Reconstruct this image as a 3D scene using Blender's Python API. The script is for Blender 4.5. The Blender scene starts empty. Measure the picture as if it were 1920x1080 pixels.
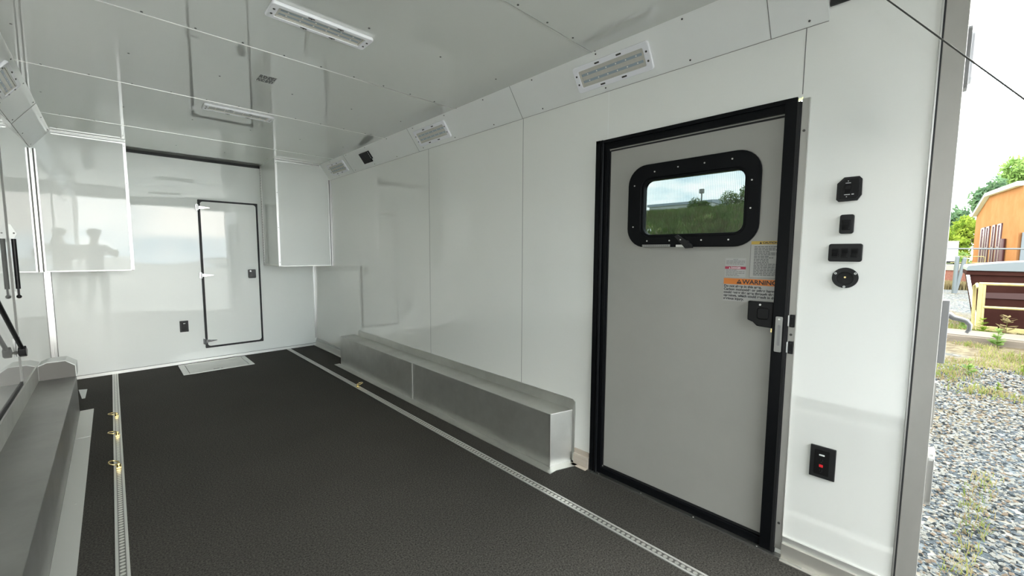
import bpy, math, random
from mathutils import Vector, Matrix
random.seed(7)
sc = bpy.context.scene
C = bpy.context.collection
PI = math.pi

# ------------------------------------------------------------------ camera
H = 1.3
yaw, pitch, roll = 0.772956, -0.0855035, 0.00529493
fw = Vector((math.sin(yaw)*math.cos(pitch), math.cos(yaw)*math.cos(pitch), math.sin(pitch)))
rt = Vector((math.cos(yaw), -math.sin(yaw), 0)); up = rt.cross(fw)
r2 = rt*math.cos(roll)+up*math.sin(roll); u2 = -rt*math.sin(roll)+up*math.cos(roll)
cd = bpy.data.cameras.new('camera'); cam = bpy.data.objects.new('camera', cd); C.objects.link(cam)
M3 = Matrix((r2, u2, -fw)).transposed().to_4x4(); M3.translation = Vector((0, 0, H))
cam.matrix_world = M3
cd.sensor_width = 36; cd.lens = 769.58/1920*36; cd.clip_start = 0.004; cd.clip_end = 500
sc.camera = cam

# ------------------------------------------------------------------ world: bright broken cloud
SKY = 18.6
w = bpy.data.worlds.new('world'); sc.world = w; w.use_nodes = True
nt = w.node_tree; nt.nodes.clear()
def N(t, typ, **k):
    n = t.nodes.new(typ)
    for a, b in k.items():
        if a.startswith('i_'): n.inputs[a[2:].replace('_', ' ')].default_value = b
        else: setattr(n, a, b)
    return n
tc = N(nt, 'ShaderNodeTexCoord'); mp = N(nt, 'ShaderNodeMapping'); mp.inputs['Scale'].default_value = (1.2, 1.2, 3.5)
nz = N(nt, 'ShaderNodeTexNoise'); nz.inputs['Scale'].default_value = 2.3; nz.inputs['Detail'].default_value = 7; nz.inputs['Roughness'].default_value = 0.58
rp = N(nt, 'ShaderNodeValToRGB'); rp.color_ramp.elements[0].position = 0.40; rp.color_ramp.elements[0].color = (0.40, 0.51, 0.58, 1)
rp.color_ramp.elements[1].position = 0.60; rp.color_ramp.elements[1].color = (1.0, 0.972, 0.91, 1)
bg = N(nt, 'ShaderNodeBackground'); bg.inputs['Strength'].default_value = SKY
wo = N(nt, 'ShaderNodeOutputWorld')
L = nt.links.new
L(tc.outputs['Generated'], mp.inputs['Vector']); L(mp.outputs[0], nz.inputs['Vector']); L(nz.outputs['Fac'], rp.inputs['Fac'])
L(rp.outputs[0], bg.inputs['Color']); L(bg.outputs[0], wo.inputs[0])
# soft veiled sun, high and behind the viewer's left shoulder
sl = bpy.data.lights.new('sun', 'SUN'); sl.energy = 0.5; sl.angle = math.radians(25); sl.color = (1.0, 0.96, 0.88)
so = bpy.data.objects.new('sun', sl); C.objects.link(so)
so.rotation_euler = Vector((0.75, 0.12, -0.95)).to_track_quat('-Z', 'Y').to_euler()
sc.view_settings.view_transform = 'Standard'; sc.view_settings.look = 'None'
sc.view_settings.exposure = 0.0; sc.view_settings.gamma = 1.0; sc.view_settings.use_curve_mapping = False
sc.cycles.max_bounces = 18; sc.cycles.diffuse_bounces = 14; sc.cycles.glossy_bounces = 10; sc.cycles.transparent_max_bounces = 24
sc.cycles.use_denoising = True
sc.cycles.sample_clamp_indirect = 8
sc.cycles.caustics_reflective = True; sc.cycles.blur_glossy = 0.5; sc.cycles.caustics_refractive = False

# ------------------------------------------------------------------ materials
MAT = {}
def mat(name, col, rough=0.5, metal=0.0, spec=None, coat=0.0, bump=None, ior=None, var=None, emit=None, trans=None, coatr=0.02, cior=1.5):
    """bump=(scale, strength, distance, stretch) ; var=(scale, colour2, lo, hi, stretch)"""
    m = bpy.data.materials.new(name); m.use_nodes = True; t = m.node_tree
    b = t.nodes['Principled BSDF']
    b.inputs['Base Color'].default_value = (*col, 1); b.inputs['Roughness'].default_value = rough; b.inputs['Metallic'].default_value = metal
    if ior: b.inputs['IOR'].default_value = ior
    if coat: b.inputs['Coat Weight'].default_value = coat; b.inputs['Coat Roughness'].default_value = coatr; b.inputs['Coat IOR'].default_value = cior
    if trans is not None: b.inputs['Subsurface Weight'].default_value = 0
    tcn = None
    if bump or var:
        tcn = N(t, 'ShaderNodeTexCoord')
    if bump:
        mpn = N(t, 'ShaderNodeMapping'); mpn.inputs['Scale'].default_value = bump[3] if len(bump) > 3 else (1, 1, 1)
        nn = N(t, 'ShaderNodeTexNoise'); nn.inputs['Scale'].default_value = bump[0]; nn.inputs['Detail'].default_value = bump[4] if len(bump) > 4 else 2
        bn = N(t, 'ShaderNodeBump'); bn.inputs['Strength'].default_value = bump[1]; bn.inputs['Distance'].default_value = bump[2]
        l = t.links.new
        l(tcn.outputs['Object'], mpn.inputs[0]); l(mpn.outputs[0], nn.inputs['Vector']); l(nn.outputs['Fac'], bn.inputs['Height']); l(bn.outputs[0], b.inputs['Normal'])
        if coat: l(bn.outputs[0], b.inputs['Coat Normal'])
    if var:
        mpn = N(t, 'ShaderNodeMapping'); mpn.inputs['Scale'].default_value = var[4] if len(var) > 4 else (1, 1, 1)
        nn = N(t, 'ShaderNodeTexNoise'); nn.inputs['Scale'].default_value = var[0]; nn.inputs['Detail'].default_value = 6; nn.inputs['Roughness'].default_value = 0.65
        cr = N(t, 'ShaderNodeValToRGB'); cr.color_ramp.elements[0].position = var[2]; cr.color_ramp.elements[1].position = var[3]
        cr.color_ramp.elements[0].color = (*col, 1); cr.color_ramp.elements[1].color = (*var[1], 1)
        l = t.links.new
        l(tcn.outputs['Object'], mpn.inputs[0]); l(mpn.outputs[0], nn.inputs['Vector']); l(nn.outputs['Fac'], cr.inputs[0]); l(cr.outputs[0], b.inputs['Base Color'])
    if emit: b.inputs['Emission Color'].default_value = (*emit[0], 1); b.inputs['Emission Strength'].default_value = emit[1]
    MAT[name] = m
    return m
panel = mat('white_panel', (0.90, 0.91, 0.885), 0.05, coat=1.0, coatr=0.02, cior=1.8, bump=(0.8, 0.05, 0.03, (1, 1, 1.6), 0))
panelr = mat('white_wall_panel', (0.92, 0.925, 0.885), 0.05, coat=1.0, coatr=0.025, cior=1.75, bump=(0.8, 0.035, 0.03, (1, 1, 1), 0))
panelf = mat('white_front_panel', (0.87, 0.89, 0.86), 0.025, ior=1.42, bump=(1.2, 0.14, 0.03, (0.7, 1, 2.2), 0.8))
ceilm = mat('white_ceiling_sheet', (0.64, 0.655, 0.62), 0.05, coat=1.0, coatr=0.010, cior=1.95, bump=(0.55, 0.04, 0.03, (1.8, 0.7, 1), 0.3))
cove = mat('white_cove', (0.90, 0.91, 0.89), 0.35, coat=0.5, coatr=0.06)
alu = mat('brushed_aluminium', (0.68, 0.68, 0.65), 0.46, 1.0, var=(3.0, (0.54, 0.54, 0.515), 0.35, 0.75), bump=(40, 0.03, 0.002, (1, 1, 1)))
alud = mat('brushed_aluminium_dull', (0.40, 0.40, 0.385), 0.42, 1.0, var=(2.2, (0.27, 0.27, 0.26), 0.3, 0.8))
alub = mat('bright_aluminium', (0.60, 0.60, 0.585), 0.34, 1.0)
alue = mat('satin_edge_aluminium', (0.72, 0.72, 0.69), 0.45, 0.75)
steel = mat('stainless_steel', (0.50, 0.49, 0.46), 0.55, 0.75, var=(4.0, (0.42, 0.41, 0.385), 0.35, 0.75, (1, 1, 0.4)))
chrome = mat('chrome', (0.55, 0.55, 0.56), 0.14, 1.0)
black = mat('black_plastic', (0.006, 0.006, 0.0065), 0.38, ior=1.3)
blackg = mat('black_gloss', (0.006, 0.006, 0.007), 0.16)
blackm = mat('black_powdercoat', (0.0035, 0.004, 0.005), 0.38, ior=1.22)
blackl = mat('black_lighter', (0.016, 0.016, 0.017), 0.42, ior=1.35)
rubber = mat('black_rubber', (0.008, 0.008, 0.009), 0.6)
seam = mat('seam_dark', (0.20, 0.20, 0.19), 0.6)
screwm = mat('screw_dark', (0.07, 0.07, 0.065), 0.4, 0.6)
screwl = mat('screw_light', (0.65, 0.65, 0.63), 0.3, 0.8)
doorm = mat('grey_door_skin', (0.35, 0.345, 0.315), 0.42, var=(2.5, (0.38, 0.375, 0.345), 0.3, 0.7))
fixw = mat('fixture_white', (0.95, 0.95, 0.99), 0.22)
lensm = mat('fixture_lens', (0.56, 0.55, 0.50), 0.12, var=(60, (0.62, 0.60, 0.54), 0.3, 0.7))
ledm = mat('led_board', (0.36, 0.42, 0.48), 0.25)
ledd = mat('led_dot', (0.85, 0.85, 0.75), 0.3)
brass = mat('yellow_zinc', (0.72, 0.58, 0.28), 0.25, 1.0)
whitep = mat('white_plastic', (0.80, 0.82, 0.80), 0.35)
redp = mat('red_button', (0.75, 0.02, 0.03), 0.35)
wood = mat('bare_plywood_edge', (0.50, 0.42, 0.34), 0.6, var=(12, (0.58, 0.52, 0.45), 0.3, 0.7, (1, 0.2, 3)))
kick = mat('kick_plate', (0.62, 0.60, 0.55), 0.40, 0.7)
tan = mat('grey_box_face', (0.085, 0.08, 0.072), 0.45)
shell = mat('outer_shell', (0.45, 0.45, 0.44), 0.5)
orange_l = mat('label_orange', (0.66, 0.20, 0.03), 0.5)
yellow_l = mat('label_yellow', (0.58, 0.40, 0.08), 0.5)
maroon_l = mat('label_maroon', (0.38, 0.02, 0.06), 0.5)
paper_l = mat('label_white', (0.42, 0.42, 0.40), 0.5)
ink = mat('label_ink', (0.03, 0.03, 0.035), 0.6)
inkg = mat('label_grey_ink', (0.13, 0.13, 0.13), 0.6)
whitei = mat('label_white_ink', (0.75, 0.75, 0.75), 0.6)
sticker_w = mat('sticker_clear', (0.45, 0.46, 0.44), 0.3)

hookm = mat('grey_hook_steel', (0.24, 0.24, 0.245), 0.5, 0.3)
# floor: dark coated deck with fine speckle
def floor_mat():
    m = bpy.data.materials.new('speckled_black_deck'); m.use_nodes = True; t = m.node_tree; b = t.nodes['Principled BSDF']; l = t.links.new
    tcn = N(t, 'ShaderNodeTexCoord')
    n1 = N(t, 'ShaderNodeTexNoise'); n1.inputs['Scale'].default_value = 140; n1.inputs['Detail'].default_value = 6; n1.inputs['Roughness'].default_value = 0.75
    cr = N(t, 'ShaderNodeValToRGB'); e = cr.color_ramp.elements
    e[0].position = 0.40; e[0].color = (0.018, 0.017, 0.0145, 1); e[1].position = 0.80; e[1].color = (0.15, 0.14, 0.122, 1)
    n2 = N(t, 'ShaderNodeTexNoise'); n2.inputs['Scale'].default_value = 1.6; n2.inputs['Detail'].default_value = 5
    mx = N(t, 'ShaderNodeMixRGB', blend_type='MULTIPLY'); mx.inputs[0].default_value = 0.35
    l(tcn.outputs['Object'], n1.inputs['Vector']); l(n1.outputs['Fac'], cr.inputs[0]); l(tcn.outputs['Object'], n2.inputs['Vector'])
    l(cr.outputs[0], mx.inputs[1]); l(n2.outputs['Fac'], mx.inputs[2]); l(mx.outputs[0], b.inputs['Base Color'])
    b.inputs['Roughness'].default_value = 0.75; b.inputs['IOR'].default_value = 1.25
    bn = N(t, 'ShaderNodeBump'); bn.inputs['Strength'].default_value = 0.35; bn.inputs['Distance'].default_value = 0.002
    l(n1.outputs['Fac'], bn.inputs['Height']); l(bn.outputs[0], b.inputs['Normal'])
    return m
floorm = floor_mat()

# rail: aluminium strip with a row of round holes every 25 mm (pattern along Y)
def rail_mat():
    m = bpy.data.materials.new('tie_down_rail'); m.use_nodes = True; t = m.node_tree; b = t.nodes['Principled BSDF']; l = t.links.new
    b.inputs['Metallic'].default_value = 0.9; b.inputs['Roughness'].default_value = 0.42
    tcn = N(t, 'ShaderNodeTexCoord'); sp = N(t, 'ShaderNodeSeparateXYZ'); l(tcn.outputs['Object'], sp.inputs[0])
    a = N(t, 'ShaderNodeMath', operation='MULTIPLY'); a.inputs[1].default_value = 1/0.0254; l(sp.outputs['Y'], a.inputs[0])
    f = N(t, 'ShaderNodeMath', operation='FRACT'); l(a.outputs[0], f.inputs[0])
    s = N(t, 'ShaderNodeMath', operation='SUBTRACT'); s.inputs[1].default_value = 0.5; l(f.outputs[0], s.inputs[0])
    y2 = N(t, 'ShaderNodeMath', operation='MULTIPLY'); l(s.outputs[0], y2.inputs[0]); l(s.outputs[0], y2.inputs[1])
    xs = N(t, 'ShaderNodeMath', operation='MULTIPLY'); xs.inputs[1].default_value = 1/0.0254; l(sp.outputs['X'], xs.inputs[0])
    x2 = N(t, 'ShaderNodeMath', operation='MULTIPLY'); l(xs.outputs[0], x2.inputs[0]); l(xs.outputs[0], x2.inputs[1])
    ad = N(t, 'ShaderNodeMath', operation='ADD'); l(x2.outputs[0], ad.inputs[0]); l(y2.outputs[0], ad.inputs[1])
    cr = N(t, 'ShaderNodeValToRGB'); e = cr.color_ramp.elements
    e[0].position = 0.10; e[0].color = (0.85, 0.84, 0.80, 1); e[1].position = 0.16; e[1].color = (0.27, 0.265, 0.25, 1)
    l(ad.outputs[0], cr.inputs[0]); l(cr.outputs[0], b.inputs['Base Color'])
    return m
railm = rail_mat()

def glass_mat():
    m = bpy.data.materials.new('tinted_ribbed_glass'); m.use_nodes = True; t = m.node_tree; t.nodes.clear(); l = t.links.new
    tcn = N(t, 'ShaderNodeTexCoord'); sp = N(t, 'ShaderNodeSeparateXYZ'); l(tcn.outputs['Object'], sp.inputs[0])
    a = N(t, 'ShaderNodeMath', operation='MULTIPLY'); a.inputs[1].default_value = 2*PI/0.0078; l(sp.outputs['Y'], a.inputs[0])
    s = N(t, 'ShaderNodeMath', operation='SINE'); l(a.outputs[0], s.inputs[0])
    cr = N(t, 'ShaderNodeValToRGB'); e = cr.color_ramp.elements
    e[0].position = 0.0; e[0].color = (0.225, 0.245, 0.245, 1); e[1].position = 1.0; e[1].color = (0.275, 0.30, 0.298, 1)
    ma = N(t, 'ShaderNodeMapRange'); ma.inputs[1].default_value = -1; ma.inputs[2].default_value = 1
    l(s.outputs[0], ma.inputs[0]); l(ma.outputs[0], cr.inputs[0])
    tr = N(t, 'ShaderNodeBsdfTransparent'); l(cr.outputs[0], tr.inputs[0])
    gl = N(t, 'ShaderNodeBsdfGlossy'); gl.inputs['Roughness'].default_value = 0.02
    fr = N(t, 'ShaderNodeFresnel'); fr.inputs[0].default_value = 1.45
    mx = N(t, 'ShaderNodeMixShader'); l(fr.outputs[0], mx.inputs[0]); l(tr.outputs[0], mx.inputs[1]); l(gl.outputs[0], mx.inputs[2])
    o = N(t, 'ShaderNodeOutputMaterial'); l(mx.outputs[0], o.inputs[0])
    return m
glass = glass_mat()

def leaf_mat(name, c1, c2):
    m = bpy.data.materials.new(name); m.use_nodes = True; t = m.node_tree; t.nodes.clear(); l = t.links.new
    oi = N(t, 'ShaderNodeTexCoord'); n = N(t, 'ShaderNodeTexNoise'); n.inputs['Scale'].default_value = 1.7; n.inputs['Detail'].default_value = 4
    l(oi.outputs['Object'], n.inputs['Vector'])
    cr = N(t, 'ShaderNodeValToRGB'); cr.color_ramp.elements[0].position = 0.35; cr.color_ramp.elements[1].position = 0.65
    cr.color_ramp.elements[0].color = (*c1, 1); cr.color_ramp.elements[1].color = (*c2, 1); l(n.outputs['Fac'], cr.inputs[0])
    d = N(t, 'ShaderNodeBsdfDiffuse'); tr = N(t, 'ShaderNodeBsdfTranslucent'); mx = N(t, 'ShaderNodeMixShader'); mx.inputs[0].default_value = 0.45
    l(cr.outputs[0], d.inputs[0]); l(cr.outputs[0], tr.inputs[0]); l(d.outputs[0], mx.inputs[1]); l(tr.outputs[0], mx.inputs[2])
    o = N(t, 'ShaderNodeOutputMaterial'); l(mx.outputs[0], o.inputs[0])
    return m
leafb = leaf_mat('leaf_bright', (0.055, 0.095, 0.012), (0.17, 0.21, 0.03))
leafm = leaf_mat('leaf_mid', (0.075, 0.135, 0.03), (0.18, 0.26, 0.08))
leafd = leaf_mat('leaf_dark', (0.05, 0.09, 0.05), (0.10, 0.16, 0.08))
grassg = leaf_mat('grass_green', (0.07, 0.095, 0.022), (0.13, 0.14, 0.04))
grassd = leaf_mat('grass_dry', (0.11, 0.082, 0.04), (0.18, 0.15, 0.08))
bark = mat('bark', (0.10, 0.08, 0.06), 0.8)

# ------------------------------------------------------------------ mesh builder
ORG = {}
def rrect(cx, cy, w_, h_, r, n=6):
    pts = []
    for (sx, sy, a0) in ((1, 1, 0), (-1, 1, 90), (-1, -1, 180), (1, -1, 270)):
        for k in range(n+1):
            a = math.radians(a0+90*k/n)
            pts.append((cx+sx*(w_/2-r)+r*math.cos(a), cy+sy*(h_/2-r)+r*math.sin(a)))
    return pts
class MB:
    def __init__(s): s.v = []; s.f = []; s.m = []; s.sm = []
    def add(s, vs, fs, mi=0, smooth=False):
        o = len(s.v); s.v += [tuple(p) for p in vs]
        for f in fs: s.f.append(tuple(o+i for i in f)); s.m.append(mi); s.sm.append(smooth)
        return s
    def box(s, x0, x1, y0, y1, z0, z1, mi=0):
        vs = [(x, y, z) for x in (x0, x1) for y in (y0, y1) for z in (z0, z1)]
        return s.add(vs, [(0, 1, 3, 2), (4, 6, 7, 5), (0, 4, 5, 1), (2, 3, 7, 6), (0, 2, 6, 4), (1, 5, 7, 3)], mi)
    def prism(s, poly, ax, a, b, mi=0, smooth=False):
        """poly in the two other axes (in x,y,z order), extruded along ax from a to b"""
        def P(p, t):
            return (t, p[0], p[1]) if ax == 0 else ((p[0], t, p[1]) if ax == 1 else (p[0], p[1], t))
        n = len(poly); vs = [P(p, a) for p in poly]+[P(p, b) for p in poly]
        s.add(vs, [tuple(range(n))[::-1], tuple(range(n, 2*n))], mi)
        s.f += [(len(s.v)-2*n+i, len(s.v)-2*n+(i+1) % n, len(s.v)-n+(i+1) % n, len(s.v)-n+i) for i in range(n)]
        s.m += [mi]*n; s.sm += [smooth]*n
        return s
    def ring(s, po, pi_, ax, a, b, mi=0, smooth=False):
        def P(p, t):
            return (t, p[0], p[1]) if ax == 0 else ((p[0], t, p[1]) if ax == 1 else (p[0], p[1], t))
        n = len(po); o = len(s.v)
        s.v += [P(p, a) for p in po]+[P(p, a) for p in pi_]+[P(p, b) for p in po]+[P(p, b) for p in pi_]
        for i in range(n):
            j = (i+1) % n
            for q in ((o+i, o+j, o+n+j, o+n+i), (o+2*n+i, o+3*n+i, o+3*n+j, o+2*n+j), (o+i, o+2*n+i, o+2*n+j, o+j), (o+n+i, o+n+j, o+3*n+j, o+3*n+i)):
                s.f.append(q); s.m.append(mi); s.sm.append(False)
        return s
    def cyl(s, p0, p1, r0, r1=None, n=16, mi=0, cap=True):
        r1 = r0 if r1 is None else r1
        p0 = Vector(p0); p1 = Vector(p1); d = (p1-p0).normalized(); a = d.orthogonal().normalized(); b = d.cross(a)
        vs = []
        for p, r in ((p0, r0), (p1, r1)):
            for k in range(n):
                t = 2*PI*k/n; vs.append(p+a*r*math.cos(t)+b*r*math.sin(t))
        s.add(vs, [(k, (k+1) % n, n+(k+1) % n, n+k) for k in range(n)], mi, True)
        if cap: s.add(vs, [tuple(range(n))[::-1], tuple(range(n, 2*n))], mi)
        return s
    def tube(s, pts, r, n=8, mi=0, closed=False):
        pts = [Vector(p) for p in pts]; m = len(pts); vs = []; a = None
        for i, p in enumerate(pts):
            q0 = pts[(i-1) % m] if (closed or i > 0) else p; q1 = pts[(i+1) % m] if (closed or i < m-1) else p
            d = (q1-q0).normalized()
            a = d.orthogonal().normalized() if a is None else (a-d*a.dot(d)).normalized()
            b = d.cross(a); rr = r[i] if isinstance(r, (list, tuple)) else r
            vs += [p+a*rr*math.cos(2*PI*k/n)+b*rr*math.sin(2*PI*k/n) for k in range(n)]
        fs = []
        for i in range(m if closed else m-1):
            j = (i+1) % m
            fs += [(i*n+k, i*n+(k+1) % n, j*n+(k+1) % n, j*n+k) for k in range(n)]
        s.add(vs, fs, mi, True)
        if not closed: s.add(vs, [tuple(range(n))[::-1], tuple(range((m-1)*n, m*n))], mi)
        return s
    def ball(s, c, rx, ry=None, rz=None, n=12, mi=0):
        ry = ry or rx; rz = rz or rx; vs = []; fs = []; m = n//2
        for i in range(m+1):
            th = PI*i/m
            for k in range(n):
                ph = 2*PI*k/n; vs.append((c[0]+rx*math.sin(th)*math.cos(ph), c[1]+ry*math.sin(th)*math.sin(ph), c[2]+rz*math.cos(th)))
        for i in range(m):
            for k in range(n): fs.append((i*n+k, (i+1)*n+k, (i+1)*n+(k+1) % n, i*n+(k+1) % n))
        return s.add(vs, fs, mi, True)
    def build(s, name, mats, parent=None, bevel=0, local=False):
        me = bpy.data.meshes.new(name)
        o = Vector((0, 0, 0)) if (local or parent is None) else ORG.get(parent.name, Vector((0, 0, 0)))
        me.from_pydata([tuple(Vector(p)-o) for p in s.v], [], s.f)
        if not isinstance(mats, (list, tuple)): mats = [mats]
        for m in mats: me.materials.append(m)
        for p, mi, sm in zip(me.polygons, s.m, s.sm): p.material_index = mi; p.use_smooth = sm
        me.validate(); me.update()
        ob = bpy.data.objects.new(name, me); C.objects.link(ob)
        if parent is not None: ob.parent = parent; ORG[ob.name] = o
        if bevel:
            b = ob.modifiers.new('bevel', 'BEVEL'); b.width = bevel; b.segments = 2; b.limit_method = 'ANGLE'; b.angle_limit = math.radians(40)
        return ob
def tag(o, label=None, cat=None, group=None, kind=None):
    if label: o['label'] = label
    if cat: o['category'] = cat
    if group: o['group'] = group
    if kind: o['kind'] = kind
    return o
def empty(name, loc, label=None, cat=None, group=None, kind=None, mw=None):
    o = bpy.data.objects.new(name, None); C.objects.link(o); o.empty_display_size = 0.05
    o.location = loc; ORG[o.name] = Vector(loc)
    if mw is not None: o.matrix_world = mw; ORG[o.name] = Vector((0, 0, 0))
    return tag(o, label, cat, group, kind)
def recentre(ob):
    """put a lone mesh's origin at its own base centre"""
    me = ob.data; n = len(me.vertices)
    xs = [v.co.x for v in me.vertices]; ys = [v.co.y for v in me.vertices]; zs = [v.co.z for v in me.vertices]
    c = Vector(((min(xs)+max(xs))/2, (min(ys)+max(ys))/2, min(zs)))
    me.transform(Matrix.Translation(-c)); ob.location = c
    return ob
def copy_tree(o, parent=None):
    c = o.copy(); C.objects.link(c); c.parent = parent
    for ch in list(o.children): copy_tree(ch, c)
    return c
def basis(x, y, z, loc):
    m = Matrix((Vector(x), Vector(y), Vector(z))).transposed().to_4x4(); m.translation = Vector(loc); return m
def text(name, body, size, mw, m, parent, align='LEFT', bold=0.0, extrude=0.0002, xs=1.0):
    cu = bpy.data.curves.new(name, 'FONT'); cu.body = body; cu.size = size; cu.align_x = align; cu.extrude = extrude; cu.offset = bold
    cu.materials.append(m)
    o = bpy.data.objects.new(name, cu); C.objects.link(o)
    bpy.context.view_layer.update()
    me = bpy.data.meshes.new_from_object(o.evaluated_get(bpy.context.evaluated_depsgraph_get()))
    bpy.data.objects.remove(o); bpy.data.curves.remove(cu)
    me.transform(mw @ Matrix.Diagonal((xs, 1, 1, 1)))
    if parent is not None: me.transform(Matrix.Translation(-ORG[parent.name]))
    o = bpy.data.objects.new(name, me); C.objects.link(o); o.parent = parent
    return o

# ------------------------------------------------------------------ the trailer shell
XL, XR, YF, ZC = -0.45, 2.0085, 5.98, 2.36
CX, CZ = 0.1245, 0.173              # cove panel run and drop
st = lambda ob, **k: tag(ob, kind='structure', **k)
# floor
b = MB(); b.box(XL, XR, -0.03, YF, -0.06, 0); st(b.build('floor', floorm))
# ceiling with bright aluminium joint strips and rows of screws
b = MB(); b.box(XL+CX-0.02, XR-CX+0.02, 0.0, YF, ZC, ZC+0.05)
for y in (1.338, 2.553, 3.655, 4.87):
    b.box(XL+CX, XR-CX, y-0.0032, y+0.0032, ZC-0.002, ZC, 1)
    for k in range(12):
        x = XL+CX+0.1+k*0.192
        b.cyl((x, y-0.022, ZC), (x, y-0.022, ZC-0.002), 0.005, n=8, mi=2)
for y in (0.73, 1.945, 3.10, 4.26, 5.40):
    for k in range(6):
        x = XL+CX+0.05+k*0.405
        b.cyl((x, y, ZC), (x, y, ZC-0.002), 0.005, n=8, mi=2)
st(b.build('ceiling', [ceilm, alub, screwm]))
# right wall: opening for the side door
b = MB(); T = 0.05; DY0, DY1, DZ = 0.405, 1.371, 1.925
def wr(y0, y1, z0, z1): b.box(XR, XR+T, y0, y1, z0, z1)
wr(0.036, DY0, -0.06, 2.24); wr(DY1, YF+0.03, -0.06, 2.24); wr(DY0, DY1, DZ, 2.24); wr(DY0, DY1, -0.06, 0.0); wr(0.036, YF+0.03, 2.24, 2.41)
for y, z0 in ((0.408, DZ+0.01), (1.960, 0.095), (3.095, 0.33)):
    b.box(XR-0.0006, XR, y-0.0016, y+0.0016, z0, 2.187, 1)
b.box(XR-0.0004, XR, 1.303, 1.306, DZ+0.01, 2.187, 2)
st(b.build('wall_right', [panelr, seam, cove]))
# left wall, with the side hatch opening left solid behind the hatch
b = MB(); b.box(XL-T, XL, 0.0, YF+0.03, -0.06, 2.41); st(b.build('wall_left', panel))
b = MB(); b.box(XL-T, XR+T, YF, YF+0.05, -0.06, 2.41); st(b.build('wall_front', panelf))
# cove panels between walls and ceiling, in lengths with joint lines
def cove_panel(name, side, y0, y1, seams):
    b = MB(); X = XR if side > 0 else XL
    poly = [(X, ZC-CZ), (X, ZC+0.02), (X-side*CX, ZC+0.02), (X-side*CX, ZC)]
    b.prism(poly, 1, y0, y1)
    t = 0.0012; dx, dz = side*CX, CZ
    nx, nz_ = -side*CZ/math.hypot(CX, CZ), -CX/math.hypot(CX, CZ)
    p0 = (X, ZC-CZ); p1 = (X-side*CX, ZC)
    def q(p, k): return (p[0]+nx*k, p[1]+nz_*k)
    for y in seams: b.prism([q(p0, 0), q(p0, t), q(p1, t), q(p1, 0)], 1, y-0.0013, y+0.0013, 1)
    # lower flange line with screws
    b.box(min(X, X-side*0.0015), max(X, X-side*0.0015), y0, y1, ZC-CZ-0.0018, ZC-CZ, 1)
    y = y0+0.06
    while y < y1-0.05:
        for f in (0.10, 0.93):
            c = (p0[0]+(p1[0]-p0[0])*f, p0[1]+(p1[1]-p0[1])*f)
            b.cyl((c[0], y, c[1]), (c[0]+nx*0.002, y, c[1]+nz_*0.002), 0.0042, n=8, mi=2)
        y += 0.46
    return st(b.build(name, [cove, seam, screwm]))
cove_panel('trim_1', 1, 0.338, YF, (0.53, 1.965, 3.24, 4.60))
cove_panel('trim_2', -1, 0.338, YF, (1.965, 3.24, 4.60))
# rear header above the opening and its black seal against the wall
b = MB(); b.box(XL-0.2, XR+0.2, -0.03, 0.06, 2.33, 2.50); b.box(XL, XR, 0.06, 0.338, 2.255, 2.50, 1)
st(b.build('trim_3', [steel, panelr]))
b = MB(); b.box(XR-0.012, XR, 0.06, 0.336, 2.236, 2.255); st(b.build('trim_4', rubber))
# black seal over the front wall
b = MB(); b.box(0.165, 1.392, YF-0.025, YF, ZC-0.028, ZC); st(b.build('trim_5', rubber))
# corner angles of the front wall
b = MB(); b.box(XL, XL+0.022, YF-0.004, YF, 0.0, 1.107); b.box(XL, XL+0.004, YF-0.022, YF, 0.0, 1.107); b.box(XL+0.022, XL+0.027, YF-0.003, YF, 0, 1.107, 1)
b.build('trim_6', [alub, seam])['kind'] = 'structure'
b = MB(); b.box(XR-0.022, XR, YF-0.004, YF, 0.10, 1.127); b.box(XR-0.004, XR, YF-0.022, YF, 0.10, 1.127)
st(b.build('trim_7', alub))
# skirtings: aluminium angle along the front and kick plates along the right wall
b = MB(); b.box(XL, XR, YF-0.012, YF, 0, 0.016); b.box(XL, XR, YF-0.006, YF, 0.016, 0.030); b.box(XL, XR, YF-0.008, YF, 0.030, 0.034, 1)
st(b.build('baseboard_front', [alue, seam]))
def kickp(name, y0, y1, m1, m2):
    b = MB(); b.box(XR-0.020, XR, y0, y1, 0, 0.066); b.box(XR-0.010, XR, y0, y1, 0.066, 0.094, 1); b.box(XR-0.045, XR-0.020, y0, y1, 0, 0.003)
    st(b.build(name, [m1, m2]))
kickp('baseboard_right_rear', 0.040, 0.378, kick, alue)
kickp('baseboard_right_middle', 1.378, 1.486, wood, wood)
kickp('baseboard_right_front', 4.73, YF-0.012, alue, alub)
# rear corner posts, stainless, with the inner edge angle
for nm, s, X in (('trim_8', 1, XR), ('trim_9', -1, XL)):
    b = MB()
    x0, x1 = sorted((X, X+s*0.22)); b.box(x0, x1, -0.029, 0.026, -0.60, 2.50)
    x0, x1 = sorted((X-s*0.001, X+s*0.05)); b.box(x0, x1, 0.026, 0.030, -0.06, 2.40, 2)
    x0, x1 = sorted((X-s*0.006, X+s*0.05)); b.box(x0, x1, 0.030, 0.036, -0.06, 2.40, 1)
    st(b.build(nm, [steel, alub, rubber], bevel=0.0015))
# sill plate at the side door
b = MB(); b.box(1.978, XR+0.06, 0.378, 1.372, 0.0, 0.004)
b.box(1.974, 1.979, 0.30, 1.345, 0.0, 0.006, 1)
for y in (0.47, 0.75, 1.03, 1.30): b.cyl((1.990, y, 0.004), (1.990, y, 0.006), 0.004, n=8, mi=1)
st(b.build('threshold', [alud, alub]))
# outer roof skin and outer side skins (daylight tight)
b = MB(); b.box(XL-0.2, XR+0.12, 0.06, YF+0.1, 2.41, 2.50); st(b.build('roof', shell))

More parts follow.
